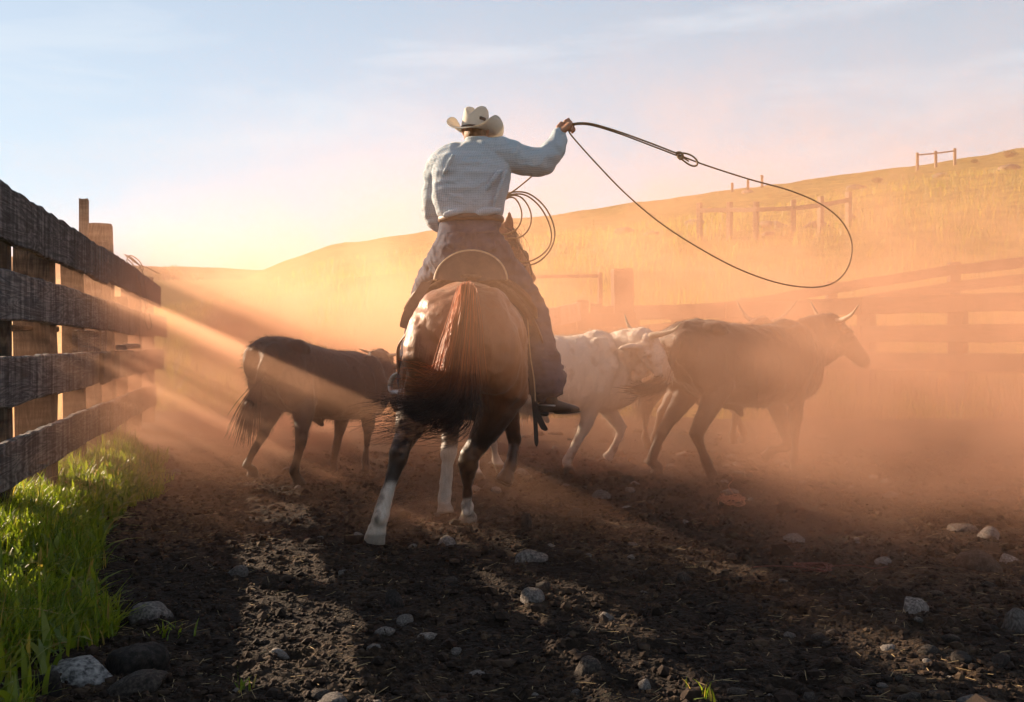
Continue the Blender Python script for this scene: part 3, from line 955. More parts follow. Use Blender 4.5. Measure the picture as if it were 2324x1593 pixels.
# big brown steer side on in the dust
pr = Pose(1.97, 8.62, 64)
def brown_col(c):
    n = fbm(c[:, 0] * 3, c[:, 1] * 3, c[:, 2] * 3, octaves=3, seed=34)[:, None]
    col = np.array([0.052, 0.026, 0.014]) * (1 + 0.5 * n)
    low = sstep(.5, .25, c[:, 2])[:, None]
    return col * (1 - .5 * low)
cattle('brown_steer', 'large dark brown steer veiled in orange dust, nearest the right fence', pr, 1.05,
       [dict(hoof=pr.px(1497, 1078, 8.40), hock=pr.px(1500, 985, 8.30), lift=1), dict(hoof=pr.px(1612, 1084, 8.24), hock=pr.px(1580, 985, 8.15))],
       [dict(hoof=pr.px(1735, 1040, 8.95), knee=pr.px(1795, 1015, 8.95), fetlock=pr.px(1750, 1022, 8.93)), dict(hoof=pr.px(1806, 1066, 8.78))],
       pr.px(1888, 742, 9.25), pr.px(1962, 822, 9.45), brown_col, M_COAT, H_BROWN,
       [([pr.px(1876, 732, 9.4), pr.px(1862, 722, 9.45), pr.px(1850, 705, 9.5), pr.px(1840, 684, 9.5)], .030),
        ([pr.px(1898, 730, 9.15), pr.px(1916, 724, 9.0), pr.px(1934, 712, 8.9), pr.px(1948, 692, 8.8)], .030)], M_HORN,
       [pr.px(1540, 775, 8.12), pr.px(1522, 820, 8.08), pr.px(1500, 868, 8.05), pr.px(1470, 885, 8.02), pr.px(1442, 882, 8.02)], H_BROWN, fuzz_len=0.028, hump=0.02)

# its companion behind, only horns and legs clear of it
pd = Pose(1.95, 10.45, 60)
cattle('horned_steer', 'wide horned brown steer half hidden behind the large brown steer', pd, 1.0,
       [dict(hoof=pd.px(1470, 1015, 10.7)), dict(hoof=pd.px(1490, 1022, 10.35))],
       [dict(hoof=pd.px(1690, 1005, 11.1)), dict(hoof=pd.px(1665, 1008, 10.9))],
       pd.px(1733, 742, 11.1), pd.px(1770, 835, 11.35), brown_col, M_COAT, None,
       [([pd.px(1718, 733, 11.1), pd.px(1697, 722, 11.1), pd.px(1682, 702, 11.1), pd.px(1671, 680, 11.1)], .032),
        ([pd.px(1750, 733, 11.1), pd.px(1770, 724, 11.1), pd.px(1790, 706, 11.1), pd.px(1810, 680, 11.1)], .032)], M_HORN,
       [pd.px(1470, 800, 10.0), pd.px(1462, 850, 10.0), pd.px(1458, 900, 10.0), pd.px(1456, 950, 10.0)], H_BROWN)

# ---------------------------------------------------------------- the horse
ph = Pose(-0.25, 6.35, 3)
horse = empty('horse', ph.o, ph.rz)
tag(horse, 'saddled bay horse with white stockings seen from behind in the middle', 'horse')
hs = Shape()
hs.torso([(-.80, 1.26, 1.06, .14), (-.755, 1.345, .96, .235), (-.68, 1.405, .88, .305), (-.58, 1.445, .82, .345), (-.45, 1.475, .78, .362), (-.30, 1.475, .76, .355), (-.12, 1.45, .73, .345),
          (.10, 1.425, .70, .355), (.30, 1.425, .69, .36), (.48, 1.45, .71, .33), (.62, 1.48, .76, .275), (.76, 1.42, .82, .22), (.90, 1.28, .90, .14)], n=32, e=1.88)
for y in (-1, 1):
    hs.ball((-.50, y * .135, 1.255), (.25, .155, .18))      # croup
    hs.ball((-.64, y * .180, 1.05), (.16, .165, .25))      # buttock
    hs.ball((-.46, y * .235, .98), (.20, .135, .26))       # thigh
    hs.ball((.52, y * .22, 1.08), (.18, .10, .28))         # shoulder
    hs.ball((.62, y * .12, .98), (.16, .11, .14))
# hind legs
def h_hind(y, stf, hock, fet, toe):
    hip = Vector((-.55, y * .17, 1.05))
    hock = Vector(hock); fet = Vector(fet); toe = Vector(toe); stf = Vector(stf)
    hs.tube([hip, hip.lerp(stf, .6), stf, stf.lerp(hock, .4), stf.lerp(hock, .72)], [(.17, .19), (.165, .18), (.135, .15), .098, .068], n=14)
    hs.tube([hip + Vector((-.10, 0, -.02)), stf.lerp(hock, .25) + Vector((-.07, 0, .02)), stf.lerp(hock, .75) + Vector((-.025, 0, 0)), hock + Vector((-.045, 0, .02))], [.13, .085, .042, .032], n=12)
    d = (fet - hock).normalized()
    hs.tube([stf.lerp(hock, .70), hock - d * .05, hock + d * .02, hock + d * .09, hock.lerp(fet, .5), hock.lerp(fet, .85), fet], [.066, (.058, .062), (.056, .060), .043, .034, .036, .046], n=14)
    hs.tube([fet, fet.lerp(toe, .55)], [.046, .038], n=12)
    hs.ball(fet + Vector((-.03, 0, -.02)), (.036, .036, .042))
    hoof(hs, fet.lerp(toe, .42), toe + Vector((.02, 0, .0)), .060)
toL = ph.px
h_hind(1, (-.42, .27, .80), toL(905, 1032, 5.55), toL(864, 1168, 5.46), toL(848, 1234, 5.46))
h_hind(-1, (-.36, -.235, .80), toL(1063, 1050, 5.98), toL(1060, 1150, 6.10), toL(1062, 1186, 6.17))
def h_fore(y, elb, knee, fet, toe):
    elb = Vector(elb); knee = Vector(knee); fet = Vector(fet); toe = Vector(toe)
    hs.tube([Vector((.56, y * .19, 1.05)), elb, elb.lerp(knee, .45), elb.lerp(knee, .85), knee], [.14, .105, .076, .054, .054], n=14)
    hs.tube([knee, knee.lerp(fet, .2), knee.lerp(fet, .75), fet, fet.lerp(toe, .5)], [.053, .038, .034, .044, .036], n=14)
    hoof(hs, fet.lerp(toe, .42), toe, .058)
h_fore(1, (.42, .17, .78), toL(1018, 1030, 6.55), toL(1008, 1135, 6.52), toL(1010, 1166, 6.5))
h_fore(-1, (.46, -.17, .78), toL(1168, 1000, 7.0), toL(1160, 1055, 6.88), toL(1142, 1098, 6.82))
# neck and head, carried high and turned right
npts = smooth_path([Vector((.62, 0, 1.16)), Vector((.86, -.02, 1.38)), Vector((1.10, -.10, 1.62)), toL(1128, 548, 7.62)], 4)
hs.tube(npts, [(a, b) for a, b in zip(np.linspace(.20, .085, len(npts)), np.linspace(.30, .13, len(npts)))], n=18)
hpoll = toL(1136, 540, 7.62); hmuz = toL(1188, 612, 7.95)
hax = (hmuz - hpoll); hlen = hax.length; hax.normalize()
hside = hax.cross(Vector((0, 0, 1))).normalized(); htop = hside.cross(hax)
hs.tube([hpoll - hax * .04, hpoll + hax * .10, hpoll + hax * .22, hpoll + hax * .36, hpoll + hax * .48, hpoll + hax * .56],
        [(.085, .10), (.10, .135), (.085, .125), (.062, .085), (.060, .072), (.05, .05)], n=16)
for s, (a, b) in ((1, (1156, 482)), (-1, (1118, 486))):
    e0 = hpoll + hside * .055 * s + htop * .06
    tip = toL(a, b, 7.6)
    hs.tube([e0, e0.lerp(tip, .5), tip], [(.034, .024), (.040, .022), (.010, .008)], n=10)
# tail dock
dock = [toL(1060, 662, 5.80), toL(1061, 678, 5.58), toL(1056, 715, 5.48), toL(1048, 765, 5.46)]
hs.tube(smooth_path([dock[0] + Vector((.08, 0, 0))] + dock, 3), list(np.linspace(.055, .03, 13)), n=10)
hme = hs.skin('body', 0.0125, 5)
crease(hme, .007, 5.5, seed=61, octaves=3)
crease(hme, .0035, 13.0, seed=66, octaves=3, ridge=True)
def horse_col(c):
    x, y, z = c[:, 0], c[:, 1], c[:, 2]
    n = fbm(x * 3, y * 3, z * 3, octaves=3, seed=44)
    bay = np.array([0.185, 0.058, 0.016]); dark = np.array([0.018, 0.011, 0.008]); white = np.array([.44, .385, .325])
    k = sstep(.98, .50, z + .06 * n + .10 * (x > -.2))[:, None] ** 1.3  # black points, carried up the thighs so the fence shade is in the colour
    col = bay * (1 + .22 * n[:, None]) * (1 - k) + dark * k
    left_hind = (x < -.55) & (y > .2)
    left_fore = (x > -.1) & (y > .05)
    right_hind = (x < .1) & (y < .2)
    w = np.zeros_like(z)
    w = np.where(left_hind, sstep(.345, .305, z + .03 * n + .05 * np.abs(y - .45)), w)
    w = np.where(left_fore, sstep(.46, .40, z + .04 * n), w)
    w = np.where(right_hind & ~left_fore, sstep(.185, .15, z + .02 * n), w)
    w = w[:, None]
    n2 = fbm(x * 14, y * 14, z * 9, octaves=3, seed=47)[:, None]
    w = w * np.clip(1 - .75 * sstep(.25, .7, n2), 0, 1)
    col = col * (1 - w) + white * (1 + .15 * n[:, None] + .2 * n2) * w
    hf = sstep(.070, .055, z)[:, None] * .55
    return col * (1 - hf) + np.array([.10, .08, .06]) * hf
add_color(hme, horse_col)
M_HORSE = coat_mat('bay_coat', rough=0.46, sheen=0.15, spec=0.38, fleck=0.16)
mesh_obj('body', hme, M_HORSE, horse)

# tail hair: falls from the dock and swishes to the left
guides = [
    [(1060, 650, 5.56), (1052, 712, 5.42), (1040, 780, 5.38), (1027, 838, 5.36), (1000, 862, 5.34), (972, 858, 5.34), (945, 850, 5.34)],
    [(1061, 655, 5.55), (1056, 720, 5.42), (1046, 800, 5.36), (1035, 880, 5.32), (1000, 940, 5.28), (920, 968, 5.24), (838, 988, 5.20)],
    [(1062, 655, 5.55), (1060, 725, 5.42), (1054, 810, 5.36), (1050, 890, 5.32), (1038, 955, 5.30), (985, 985, 5.28), (900, 962, 5.26)],
    [(1061, 652, 5.55), (1050, 715, 5.42), (1034, 790, 5.36), (1015, 870, 5.32), (965, 910, 5.28), (900, 915, 5.26), (846, 920, 5.24)],
    [(1064, 655, 5.55), (1066, 730, 5.42), (1064, 820, 5.38), (1066, 900, 5.36), (1062, 950, 5.36), (1042, 985, 5.34), (1010, 1000, 5.32)]]
GP = np.array([[list(v) for v in smooth_path([toL(*q) for q in gd], 4)] for gd in guides])
g = np.random.default_rng(12)
SN, m = 2200, 22
paths = np.zeros((SN, m, 3))
for i in range(SN):
    a, b = g.choice(5, 2, replace=False, p=[.26, .28, .16, .22, .08])
    w = g.beta(.6, .6)
    base = GP[a] * w + GP[b] * (1 - w)
    ln = g.uniform(.42, 1.0)
    idx = np.linspace(0, (len(base) - 1) * ln, m)
    pth = np.stack([np.interp(idx, np.arange(len(base)), base[:, k]) for k in range(3)], 1)
    t = np.linspace(0, 1, m)[:, None] * ln
    off = g.normal(size=3) * np.array([.030, .040, .030]) if i % 4 == 0 else last + g.normal(size=3) * .006
    last = off
    ph0 = g.uniform(0, 6.3); am = g.uniform(.003, .016); fr = g.uniform(14, 26)
    wob = np.concatenate([np.sin(t * fr + ph0) * am * .5, np.cos(t * fr * .7 + ph0) * am * .6, np.sin(t * fr + ph0 * 2) * am], 1) * np.clip(t * 1.6 - .35, 0, 1)
    paths[i] = pth + off * (.40 + 1.3 * t) + wob
tail_me = strands('tail', paths, .0016, .0008, 8)
def tail_col(c):
    k = sstep(1.02, .78, c[:, 2])[:, None]
    return np.array([.40, .105, .022]) * (1 - k) + np.array([.022, .010, .006]) * k
add_color(tail_me, tail_col)
def strand_attr_mat(name):
    m_, nt, b = new_mat(name); L = nt.links
    at = nt.nodes.new('ShaderNodeAttribute'); at.attribute_name = 'Col'
    gm = nt.nodes.new('ShaderNodeNewGeometry')
    mr = N(nt, 'ShaderNodeMapRange'); mr.inputs['To Min'].default_value = .5; mr.inputs['To Max'].default_value = 1.9
    L.new(gm.outputs['Random Per Island'], mr.inputs['Value'])
    mx = N(nt, 'ShaderNodeMix', data_type='RGBA', blend_type='MULTIPLY'); mx.inputs['Factor'].default_value = 1
    L.new(at.outputs['Color'], mx.inputs['A']); L.new(mr.outputs['Result'], mx.inputs['B'])
    L.new(mx.outputs['Result'], b.inputs['Base Color']); b.inputs['Roughness'].default_value = .42
    tr = nt.nodes.new('ShaderNodeBsdfTranslucent'); L.new(mx.outputs['Result'], tr.inputs['Color'])
    ms = nt.nodes.new('ShaderNodeMixShader'); ms.inputs['Fac'].default_value = .25
    L.new(b.outputs['BSDF'], ms.inputs[1]); L.new(tr.outputs['BSDF'], ms.inputs[2]); L.new(ms.outputs[0], nt.nodes['Material Output'].inputs['Surface'])
    return m_
t_o = mesh_obj('tail', tail_me, strand_attr_mat('tail_hair'), horse)
# mane along the crest, falling to the right
mp_ = []
for i in range(360):
    k = g.integers(3, len(npts)); p0 = npts[k] + Vector((g.normal() * .03, g.normal() * .02, .12))
    p0 = np.array(list(p0)); d = np.array([g.normal() * .04, -.10 + g.normal() * .05, -.16 + g.normal() * .05])
    t = np.linspace(0, 1, 8)[:, None]
    mp_.append(p0 + d * t + np.array([0, -.06, .04]) * np.sin(t * 3.1))
mane = mesh_obj('mane', strands('mane', np.array(mp_), .002, .001, 9), H_BLACK, horse)
# ------------------------------------------------------------------ saddle
M_LEATHER = noisy_mat('saddle_leather', (0.050, 0.022, 0.010), (0.105, 0.050, 0.024), scale=14, rough=0.5, bump=0.2, dist=.004, spec=.4)
M_LEATHER_DARK = noisy_mat('dark_leather', (0.016, 0.010, 0.007), (0.035, 0.022, 0.014), scale=20, rough=0.55, bump=0.2, dist=.003, spec=.4)
M_ROLL = noisy_mat('rawhide_binding', (0.30, 0.20, 0.11), (0.45, 0.32, 0.20), scale=30, rough=0.5, bump=0.1)
M_STEEL = noisy_mat('worn_steel', (0.35, 0.34, 0.33), (0.5, 0.49, 0.47), scale=30, rough=0.35, bump=0.05)
M_STEEL.node_tree.nodes['Principled BSDF'].inputs['Metallic'].default_value = 0.9
M_BLANKET = noisy_mat('saddle_blanket', (0.10, 0.055, 0.030), (0.20, 0.12, 0.07), scale=40, rough=0.95, bump=0.4, dist=.004)
sad = empty('saddle', ph.o, ph.rz)
tag(sad, 'brown leather roping saddle with a rounded cantle under the rider', 'saddle')
# skirts: curved shell over the back
def shell(name, x0, x1, drop, z_top, thick, mat, flare=0.0, round_=.12, width=.375, parent=sad):
    sh = Shape(); nx, na = 9, 25
    def pt(i, j, o):
        u = i / (nx - 1); a = (j / (na - 1) - .5) * 2
        sag = .05 * (2 * u - 1) ** 2
        edge = abs(a)
        ang = a * drop
        w = width + o + flare * edge
        y = w * math.sin(min(abs(ang), 1.57)) * math.copysign(1, a)
        z = z_top + sag + o * math.cos(min(abs(ang), 1.57)) - (1 - math.cos(min(abs(ang), 1.57))) * .36 - max(0, abs(ang) - 1.57) * .36
        x = x0 + (x1 - x0) * u
        pinch = round_ * max(0, edge - .72) / .28 * (2 * u - 1)
        return Vector((x - pinch, y, z))
    V = [pt(i, j, o) for o in (0, thick) for i in range(nx) for j in range(na)]
    Fc = []
    n0 = nx * na
    for i in range(nx - 1):
        for j in range(na - 1):
            a = i * na + j
            Fc.append((a, a + 1, a + na + 1, a + na)); Fc.append((n0 + a, n0 + a + na, n0 + a + na + 1, n0 + a + 1))
    for i in range(nx - 1):
        for j in (0, na - 1):
            a = i * na + j; Fc.append((a, a + na, n0 + a + na, n0 + a))
    for j in range(na - 1):
        for i in (0, nx - 1):
            a = i * na + j; Fc.append((a, a + 1, n0 + a + 1, n0 + a))
    me = mesh_from(name, V, Fc, True)
    bm = bmesh.new(); bm.from_mesh(me); bmesh.ops.recalc_face_normals(bm, faces=bm.faces); bm.to_mesh(me); bm.free()
    return mesh_obj(name, me, mat, parent)
shell('blanket', -.34, .52, 1.22, 1.455, .022, M_BLANKET, width=.385)
shell('skirt', -.30, .46, 1.16, 1.482, .018, M_LEATHER, flare=.035, width=.40)
shell('seat_jockey', -.14, .30, 1.0, 1.505, .016, M_LEATHER, flare=.02, width=.41)
# cantle: dished board standing behind the seat
ca = Shape()
ctr = toL(1071, 640, 6.06)
nj = 25
def cant(f, o, r): 
    a = math.pi * (0.02 + 0.96 * f)
    return ctr + Vector((o + .06 * math.sin(a) * r - .05, -math.cos(a) * .215 * r, math.sin(a) * .185 * r - .0))
V = []; Fc = []
NR = 6
for o in (0, .03):
    for q in range(NR):
        for j in range(nj): V.append(cant(j / (nj - 1), o - .045 * (q / (NR - 1)), .15 + .85 * q / (NR - 1)))
n0 = NR * nj
for q in range(NR - 1):
    for j in range(nj - 1):
        a = q * nj + j; Fc.append((a, a + 1, a + nj + 1, a + nj)); Fc.append((n0 + a, n0 + a + nj, n0 + a + nj + 1, n0 + a + 1))
for j in range(nj - 1):
    a = (NR - 1) * nj + j; Fc.append((a, a + 1, n0 + a + 1, n0 + a)); Fc.append((j, n0 + j, n0 + j + 1, j + 1))
me = mesh_from('cantle', V, Fc, True)
bm = bmesh.new(); bm.from_mesh(me); bmesh.ops.recalc_face_normals(bm, faces=bm.faces); bm.to_mesh(me); bm.free()
cantle = mesh_obj('cantle', me, M_LEATHER, sad)
rs = Shape(); rs.tube([cant(j / 40, -.03, 1.0) for j in range(41)], .011, n=10)
mesh_obj('binding', rs.mesh('binding'), M_ROLL, cantle)
# seat, swell and horn
ss = Shape()
ss.torso([(-.10, 1.60, 1.50, .17), (0, 1.575, 1.5, .18), (.12, 1.57, 1.5, .16), (.22, 1.60, 1.5, .14), (.30, 1.66, 1.5, .15), (.36, 1.66, 1.5, .14), (.40, 1.60, 1.5, .1)], n=20)
mesh_obj('seat', ss.mesh('seat'), M_LEATHER, sad)
hn = Shape(); hn.tube([(.34, 0, 1.63), (.36, 0, 1.70), (.365, 0, 1.75)], [.03, .024, .026], n=12); hn.tube([(.362, 0, 1.75), (.368, 0, 1.77)], [.045, .045], n=14)
mesh_obj('horn', hn.mesh('horn'), M_LEATHER, sad)
def strap(name, pts, w, t, mat, parent, taper=1.0):
    pts = smooth_path([Vector(p) for p in pts], 5)
    sh = Shape(); sh.tube(pts, [(w * (1 + (taper - 1) * i / (len(pts) - 1)), t) for i in range(len(pts))], n=8)
    return mesh_obj(name, sh.mesh(name), mat, parent)
# straps hanging below the stirrup on the right
def flat_strap(name, pts, w0, w1, parent, mat):
    """strap lying across the view, widening to a rounded tip"""
    pts = smooth_path([Vector(p) for p in pts], 6); n = len(pts)
    V = []; Fc = []
    for i, p in enumerate(pts):
        t = i / (n - 1); w = w0 + (w1 - w0) * t
        w *= 1 if t < .9 else math.sqrt(max(.05, 1 - ((t - .9) / .1) ** 2))
        for dx, dy in ((-w, -.004), (w, -.004), (w, .004), (-w, .004)): V.append(p + Vector((dy, -dx, 0)))
    for i in range(n - 1):
        for k in range(4):
            a = i * 4 + k; b = i * 4 + (k + 1) % 4; Fc.append((a, b, b + 4, a + 4))
    Fc += [(3, 2, 1, 0), tuple((n - 1) * 4 + k for k in range(4))]
    return mesh_obj(name, mesh_from(name, V, Fc), mat, parent)
flat_strap('skirt_corner', [toL(968, 640, 6.02), toL(945, 680, 6.0), toL(930, 712, 5.98), toL(924, 746, 5.97)], .03, .05, sad, M_LEATHER)
flat_strap('latigo', [toL(1198, 780, 6.36), toL(1208, 880, 6.36), toL(1214, 940, 6.36), toL(1218, 1014, 6.36)], .012, .014, sad, M_LEATHER_DARK)
flat_strap('latigo', [toL(1202, 800, 6.38), toL(1212, 905, 6.38), toL(1222, 945, 6.38), toL(1238, 978, 6.38)], .014, .024, sad, M_LEATHER_DARK)
strap('saddle_string', [toL(1196, 700, 6.2), toL(1203, 800, 6.2), toL(1212, 860, 6.2), toL(1215, 910, 6.2)], .004, .004, M_ROLL, sad)
# stirrups
for (a, b, d, s) in ((1238, 918, 6.47, -1), (905, 898, 6.62, 1)):
    c = toL(a, b, d)
    st = Shape()
    ring = [c + Vector((.02 * math.cos(t), .062 * math.cos(t) , .065 + .075 * math.sin(t) if math.sin(t) > -.55 else .065 - .041)) for t in np.linspace(0, 2 * math.pi, 28)]
    st.tube(ring, [(.018, .005)] * len(ring), n=8, round_ends=False)
    so = mesh_obj('stirrup', st.mesh('stirrup'), M_STEEL if s > 0 else M_LEATHER_DARK, sad)
    strap('fender', [Vector((.08, s * .30, 1.42)), Vector((.08, s * .405, 1.22)), c + Vector((0, 0, .33)), c + Vector((0, 0, .15))], .05, .008, M_LEATHER, sad, taper=.45)
gi = Shape()
gi.tube([Vector((.12, .40 * math.sin(a), 1.06 + .405 * math.cos(a))) for a in np.linspace(math.pi * .42, math.pi * 1.58, 25)], [(.05, .008)] * 25, n=8)
mesh_obj('cinch', gi.mesh('cinch'), M_BLANKET, sad)

# headstall on the turned head
br = empty('bridle', ph.o, ph.rz)
tag(br, 'narrow leather headstall and reins on the bay horse', 'bridle')
for k, (u, r1, r2) in enumerate(((.03, .108, .135), (.33, .082, .112))):
    sh = Shape()
    c = hpoll + hax * u
    sh.tube([c + hside * (r1 * math.cos(t)) + htop * (r2 * math.sin(t)) for t in np.linspace(0, 2 * math.pi, 25)], [(.010, .006)] * 25, n=6, round_ends=False)
    mesh_obj('strap', sh.mesh('strap'), M_LEATHER_DARK, br)
for s in (-1, 1):
    strap('strap', [hpoll + hax * .03 + hside * .11 * s, hpoll + hax * .2 + hside * .108 * s, hpoll + hax * .36 + hside * .088 * s, hpoll + hax * .46 + hside * .07 * s - htop * .03], .009, .005, M_LEATHER_DARK, br)
    strap('rein', [hpoll + hax * .46 + hside * .07 * s - htop * .03, Vector((.95, .14 * s - .12, 1.45)), Vector((.6, .10 * s, 1.62)), Vector((.42, .02, 1.80))], .008, .004, M_LEATHER_DARK, br)

# ------------------------------------------------------------------ rider
person = empty('person', (P(1070, 640, 6.3).x, 6.3, P(1070, 640, 6.3).z))
tag(person, 'rider in a pale hat, dotted blue shirt and jeans swinging a rope', 'person')
O = person.location.copy()
def W(a, b, d): return P(a, b, d) - O
M_SKIN = noisy_mat('skin', (0.33, 0.165, 0.095), (0.42, 0.22, 0.13), scale=25, rough=0.55, bump=0.1, dist=.002)
M_SKIN.node_tree.nodes['Principled BSDF'].inputs['Subsurface Weight'].default_value = 0.08
M_HAIR = noisy_mat('short_hair', (0.10, 0.05, 0.022), (0.22, 0.12, 0.055), scale=90, rough=0.6, bump=0.6, dist=.004, stretch=(1, 1, .2))

def shirt_material():
    m, nt, b = new_mat('dotted_cotton'); L = nt.links
    tc = nt.nodes.new('ShaderNodeTexCoord')
    sx = nt.nodes.new('ShaderNodeSeparateXYZ'); L.new(tc.outputs['Object'], sx.inputs[0])
    xa = N(nt, 'ShaderNodeMath', operation='MULTIPLY_ADD'); xa.inputs[1].default_value = .5; L.new(sx.outputs['Y'], xa.inputs[0]); L.new(sx.outputs['X'], xa.inputs[2])
    cb = nt.nodes.new('ShaderNodeCombineXYZ'); L.new(xa.outputs[0], cb.inputs['X']); L.new(sx.outputs['Z'], cb.inputs['Y'])
    vo = N(nt, 'ShaderNodeTexVoronoi', Scale=92.0, Randomness=0.12, voronoi_dimensions='2D'); L.new(cb.outputs[0], vo.inputs['Vector'])
    rp = ramp(nt, [(0.20, (0.27, 0.33, 0.37)), (0.46, (0.42, 0.485, 0.53))])
    L.new(vo.outputs['Distance'], rp.inputs['Fac']); L.new(rp.outputs['Color'], b.inputs['Base Color'])
    b.inputs['Roughness'].default_value = .9; b.inputs['Specular IOR Level'].default_value = .15
    b.inputs['Sheen Weight'].default_value = .15
    # soft creases
    mp = N(nt, 'ShaderNodeMapping'); mp.inputs['Scale'].default_value = (1.0, 1.0, 2.3); mp.inputs['Rotation'].default_value = (0, .35, 0)
    L.new(tc.outputs['Object'], mp.inputs['Vector'])
    n1 = N(nt, 'ShaderNodeTexNoise', Scale=6.0, Detail=3.0, Distortion=.7); L.new(mp.outputs['Vector'], n1.inputs['Vector'])
    bp = N(nt, 'ShaderNodeBump', Strength=.55, Distance=.03); L.new(n1.outputs['Fac'], bp.inputs['Height']); L.new(bp.outputs['Normal'], b.inputs['Normal'])
    tr = nt.nodes.new('ShaderNodeBsdfTranslucent'); L.new(rp.outputs['Color'], tr.inputs['Color'])
    ms = nt.nodes.new('ShaderNodeMixShader'); ms.inputs['Fac'].default_value = .12
    L.new(b.outputs['BSDF'], ms.inputs[1]); L.new(tr.outputs['BSDF'], ms.inputs[2]); L.new(ms.outputs[0], nt.nodes['Material Output'].inputs['Surface'])
    return m
M_SHIRT = shirt_material()
M_JEANS = noisy_mat('blue_denim', (0.020, 0.026, 0.048), (0.055, 0.066, 0.100), scale=10, rough=0.9, bump=0.35, bump_scale=16, dist=.02, spec=.15, sheen=.1)
M_BELT = M_LEATHER
M_BOOT = noisy_mat('boot_leather', (0.020, 0.012, 0.008), (0.045, 0.028, 0.018), scale=16, rough=0.5, bump=0.2, dist=.004, spec=.4)

Y = Vector((0, 1, 0))
# bare body under the clothes: one continuous figure with head, neck, arms and hands
bs = Shape()
neck = W(1086, 325, 6.36); head = W(1083, 296, 6.42)
bs.tube([W(1068, 560, 6.30), W(1070, 480, 6.30), W(1075, 400, 6.33), W(1082, 345, 6.35)], [(.13, .08), (.12, .07), (.14, .075), (.09, .06)], n=16)
bs.tube([W(1083, 350, 6.36), neck, W(1084, 308, 6.40)], [.075, .060, .058], n=14)
bs.ball(head + Vector((0, .005, -.008)), (.074, .094, .105), n=18, m=12)
fdir = Vector((.42, .9, -.12)).normalized(); fr = Vector((.9, -.42, 0)).normalized()     # he looks ahead and a little right
bs.ball(head + fdir * .045 + Vector((0, 0, -.065)), (.055, .06, .05))          # jaw
bs.tube([head + fdir * .085 + Vector((0, 0, .02)), head + fdir * .118 + Vector((0, 0, -.025))], [.012, .017], n=8)   # nose
bs.tube([head + fdir * .098 - fr * .022 + Vector((0, 0, -.06)), head + fdir * .098 + fr * .022 + Vector((0, 0, -.06))], .010, n=8)  # lips
for s in (-1, 1):
    e = head + fr * .078 * s - fdir * .012 + Vector((0, 0, -.012))
    bs.tube([e + Vector((0, 0, .026)), e + fr * .012 * s - fdir * .012 + Vector((0, 0, .012)), e + fr * .008 * s - fdir * .008 + Vector((0, 0, -.014)), e + Vector((0, 0, -.030))], [.010, .013, .011, .008], n=8)
    bs.ball(head + fdir * .088 + fr * .032 * s + Vector((0, 0, .005)), .012)
# right arm up to the rope, left arm forward to the reins
sR, eR, wR = W(1148, 345, 6.36), W(1232, 362, 6.42), W(1268, 305, 6.48)
bs.tube([W(1105, 352, 6.36), sR, sR.lerp(eR, .5), eR, eR.lerp(wR, .5), wR], [.05, .052, .045, .040, .036, .028], n=12)
sL, eL, wL = W(1000, 365, 6.36), W(982, 470, 6.48), W(1045, 470, 6.74)
bs.tube([W(1040, 355, 6.36), sL, sL.lerp(eL, .5), eL, eL.lerp(wL, .5), wL], [.05, .052, .045, .040, .036, .028], n=12)
def fist(wr, along, knuck, side, sc=1.0, grip=None):
    """closed hand: palm, four fingers curled round the rope, thumb across them.
    along: wrist to knuckles; knuck: direction the knuckle row runs (thumb side positive); side: out of the palm"""
    a, k, p = along.normalized(), knuck.normalized(), side.normalized()
    bs.tube([wr, wr + a * .045, wr + a * .090], [(.034, .027), (.047, .025), (.050, .022)], n=12)
    for i, (o, ln) in enumerate(((.036, 1.15), (.013, 1.28), (-.012, 1.22), (-.035, 1.0))):
        b0 = wr + a * .082 + k * o * sc
        b1 = b0 + (a * .026 + p * .014) * ln
        b2 = b1 + (a * -.002 + p * .028) * ln
        b3 = b2 + (a * -.024 + p * .004) * ln
        bs.tube([b0, b1, b2, b3], [.0122, .0118, .0108, .009], n=8)
    t0 = wr + a * .020 + k * .036; t1 = t0 + a * .034 + k * .014 + p * .018; t2 = t1 + a * .020 - k * .022 + p * .020; t3 = t2 - k * .020 + p * .004
    bs.tube([t0, t1, t2, t3], [.017, .0145, .0125, .0105], n=8)
aR = (W(1292, 284, 6.49) - wR)
kR = Vector((.55, 0, -.85)); fist(wR, aR, -kR, Vector((.2, 1, -.1)))
fist(wL, Vector((.25, .9, .05)), Vector((0, -.1, 1)), Vector((1, -.2, -.1)))
# legs
hipR, kneeR, ankR = W(1110, 575, 6.30), W(1203, 703, 6.58), W(1243, 868, 6.46)
hipL, kneeL, ankL = W(1028, 575, 6.30), W(962, 690, 6.86), W(925, 868, 6.66)
for h_, k_, a_ in ((hipR, kneeR, ankR), (hipL, kneeL, ankL)):
    bs.tube([h_, h_.lerp(k_, .5), k_, k_.lerp(a_, .35), a_], [.075, .065, .05, .05, .036], n=12)
    bs.tube([a_, a_ + Vector((.01, .01, -.04)), a_ + Vector((.03, .02, -.06))], [.034, .03, .024], n=10)
body = mesh_obj('body', bs.skin('body', .0065, 3), M_SKIN, person)
hsft = Shape()
hsft.ball(head + Vector((-.008, -.012, -.036)), (.079, .097, .078), n=18, m=12)
hair = mesh_obj('hair', hsft.skin('hair', .010, 1), M_HAIR, person)

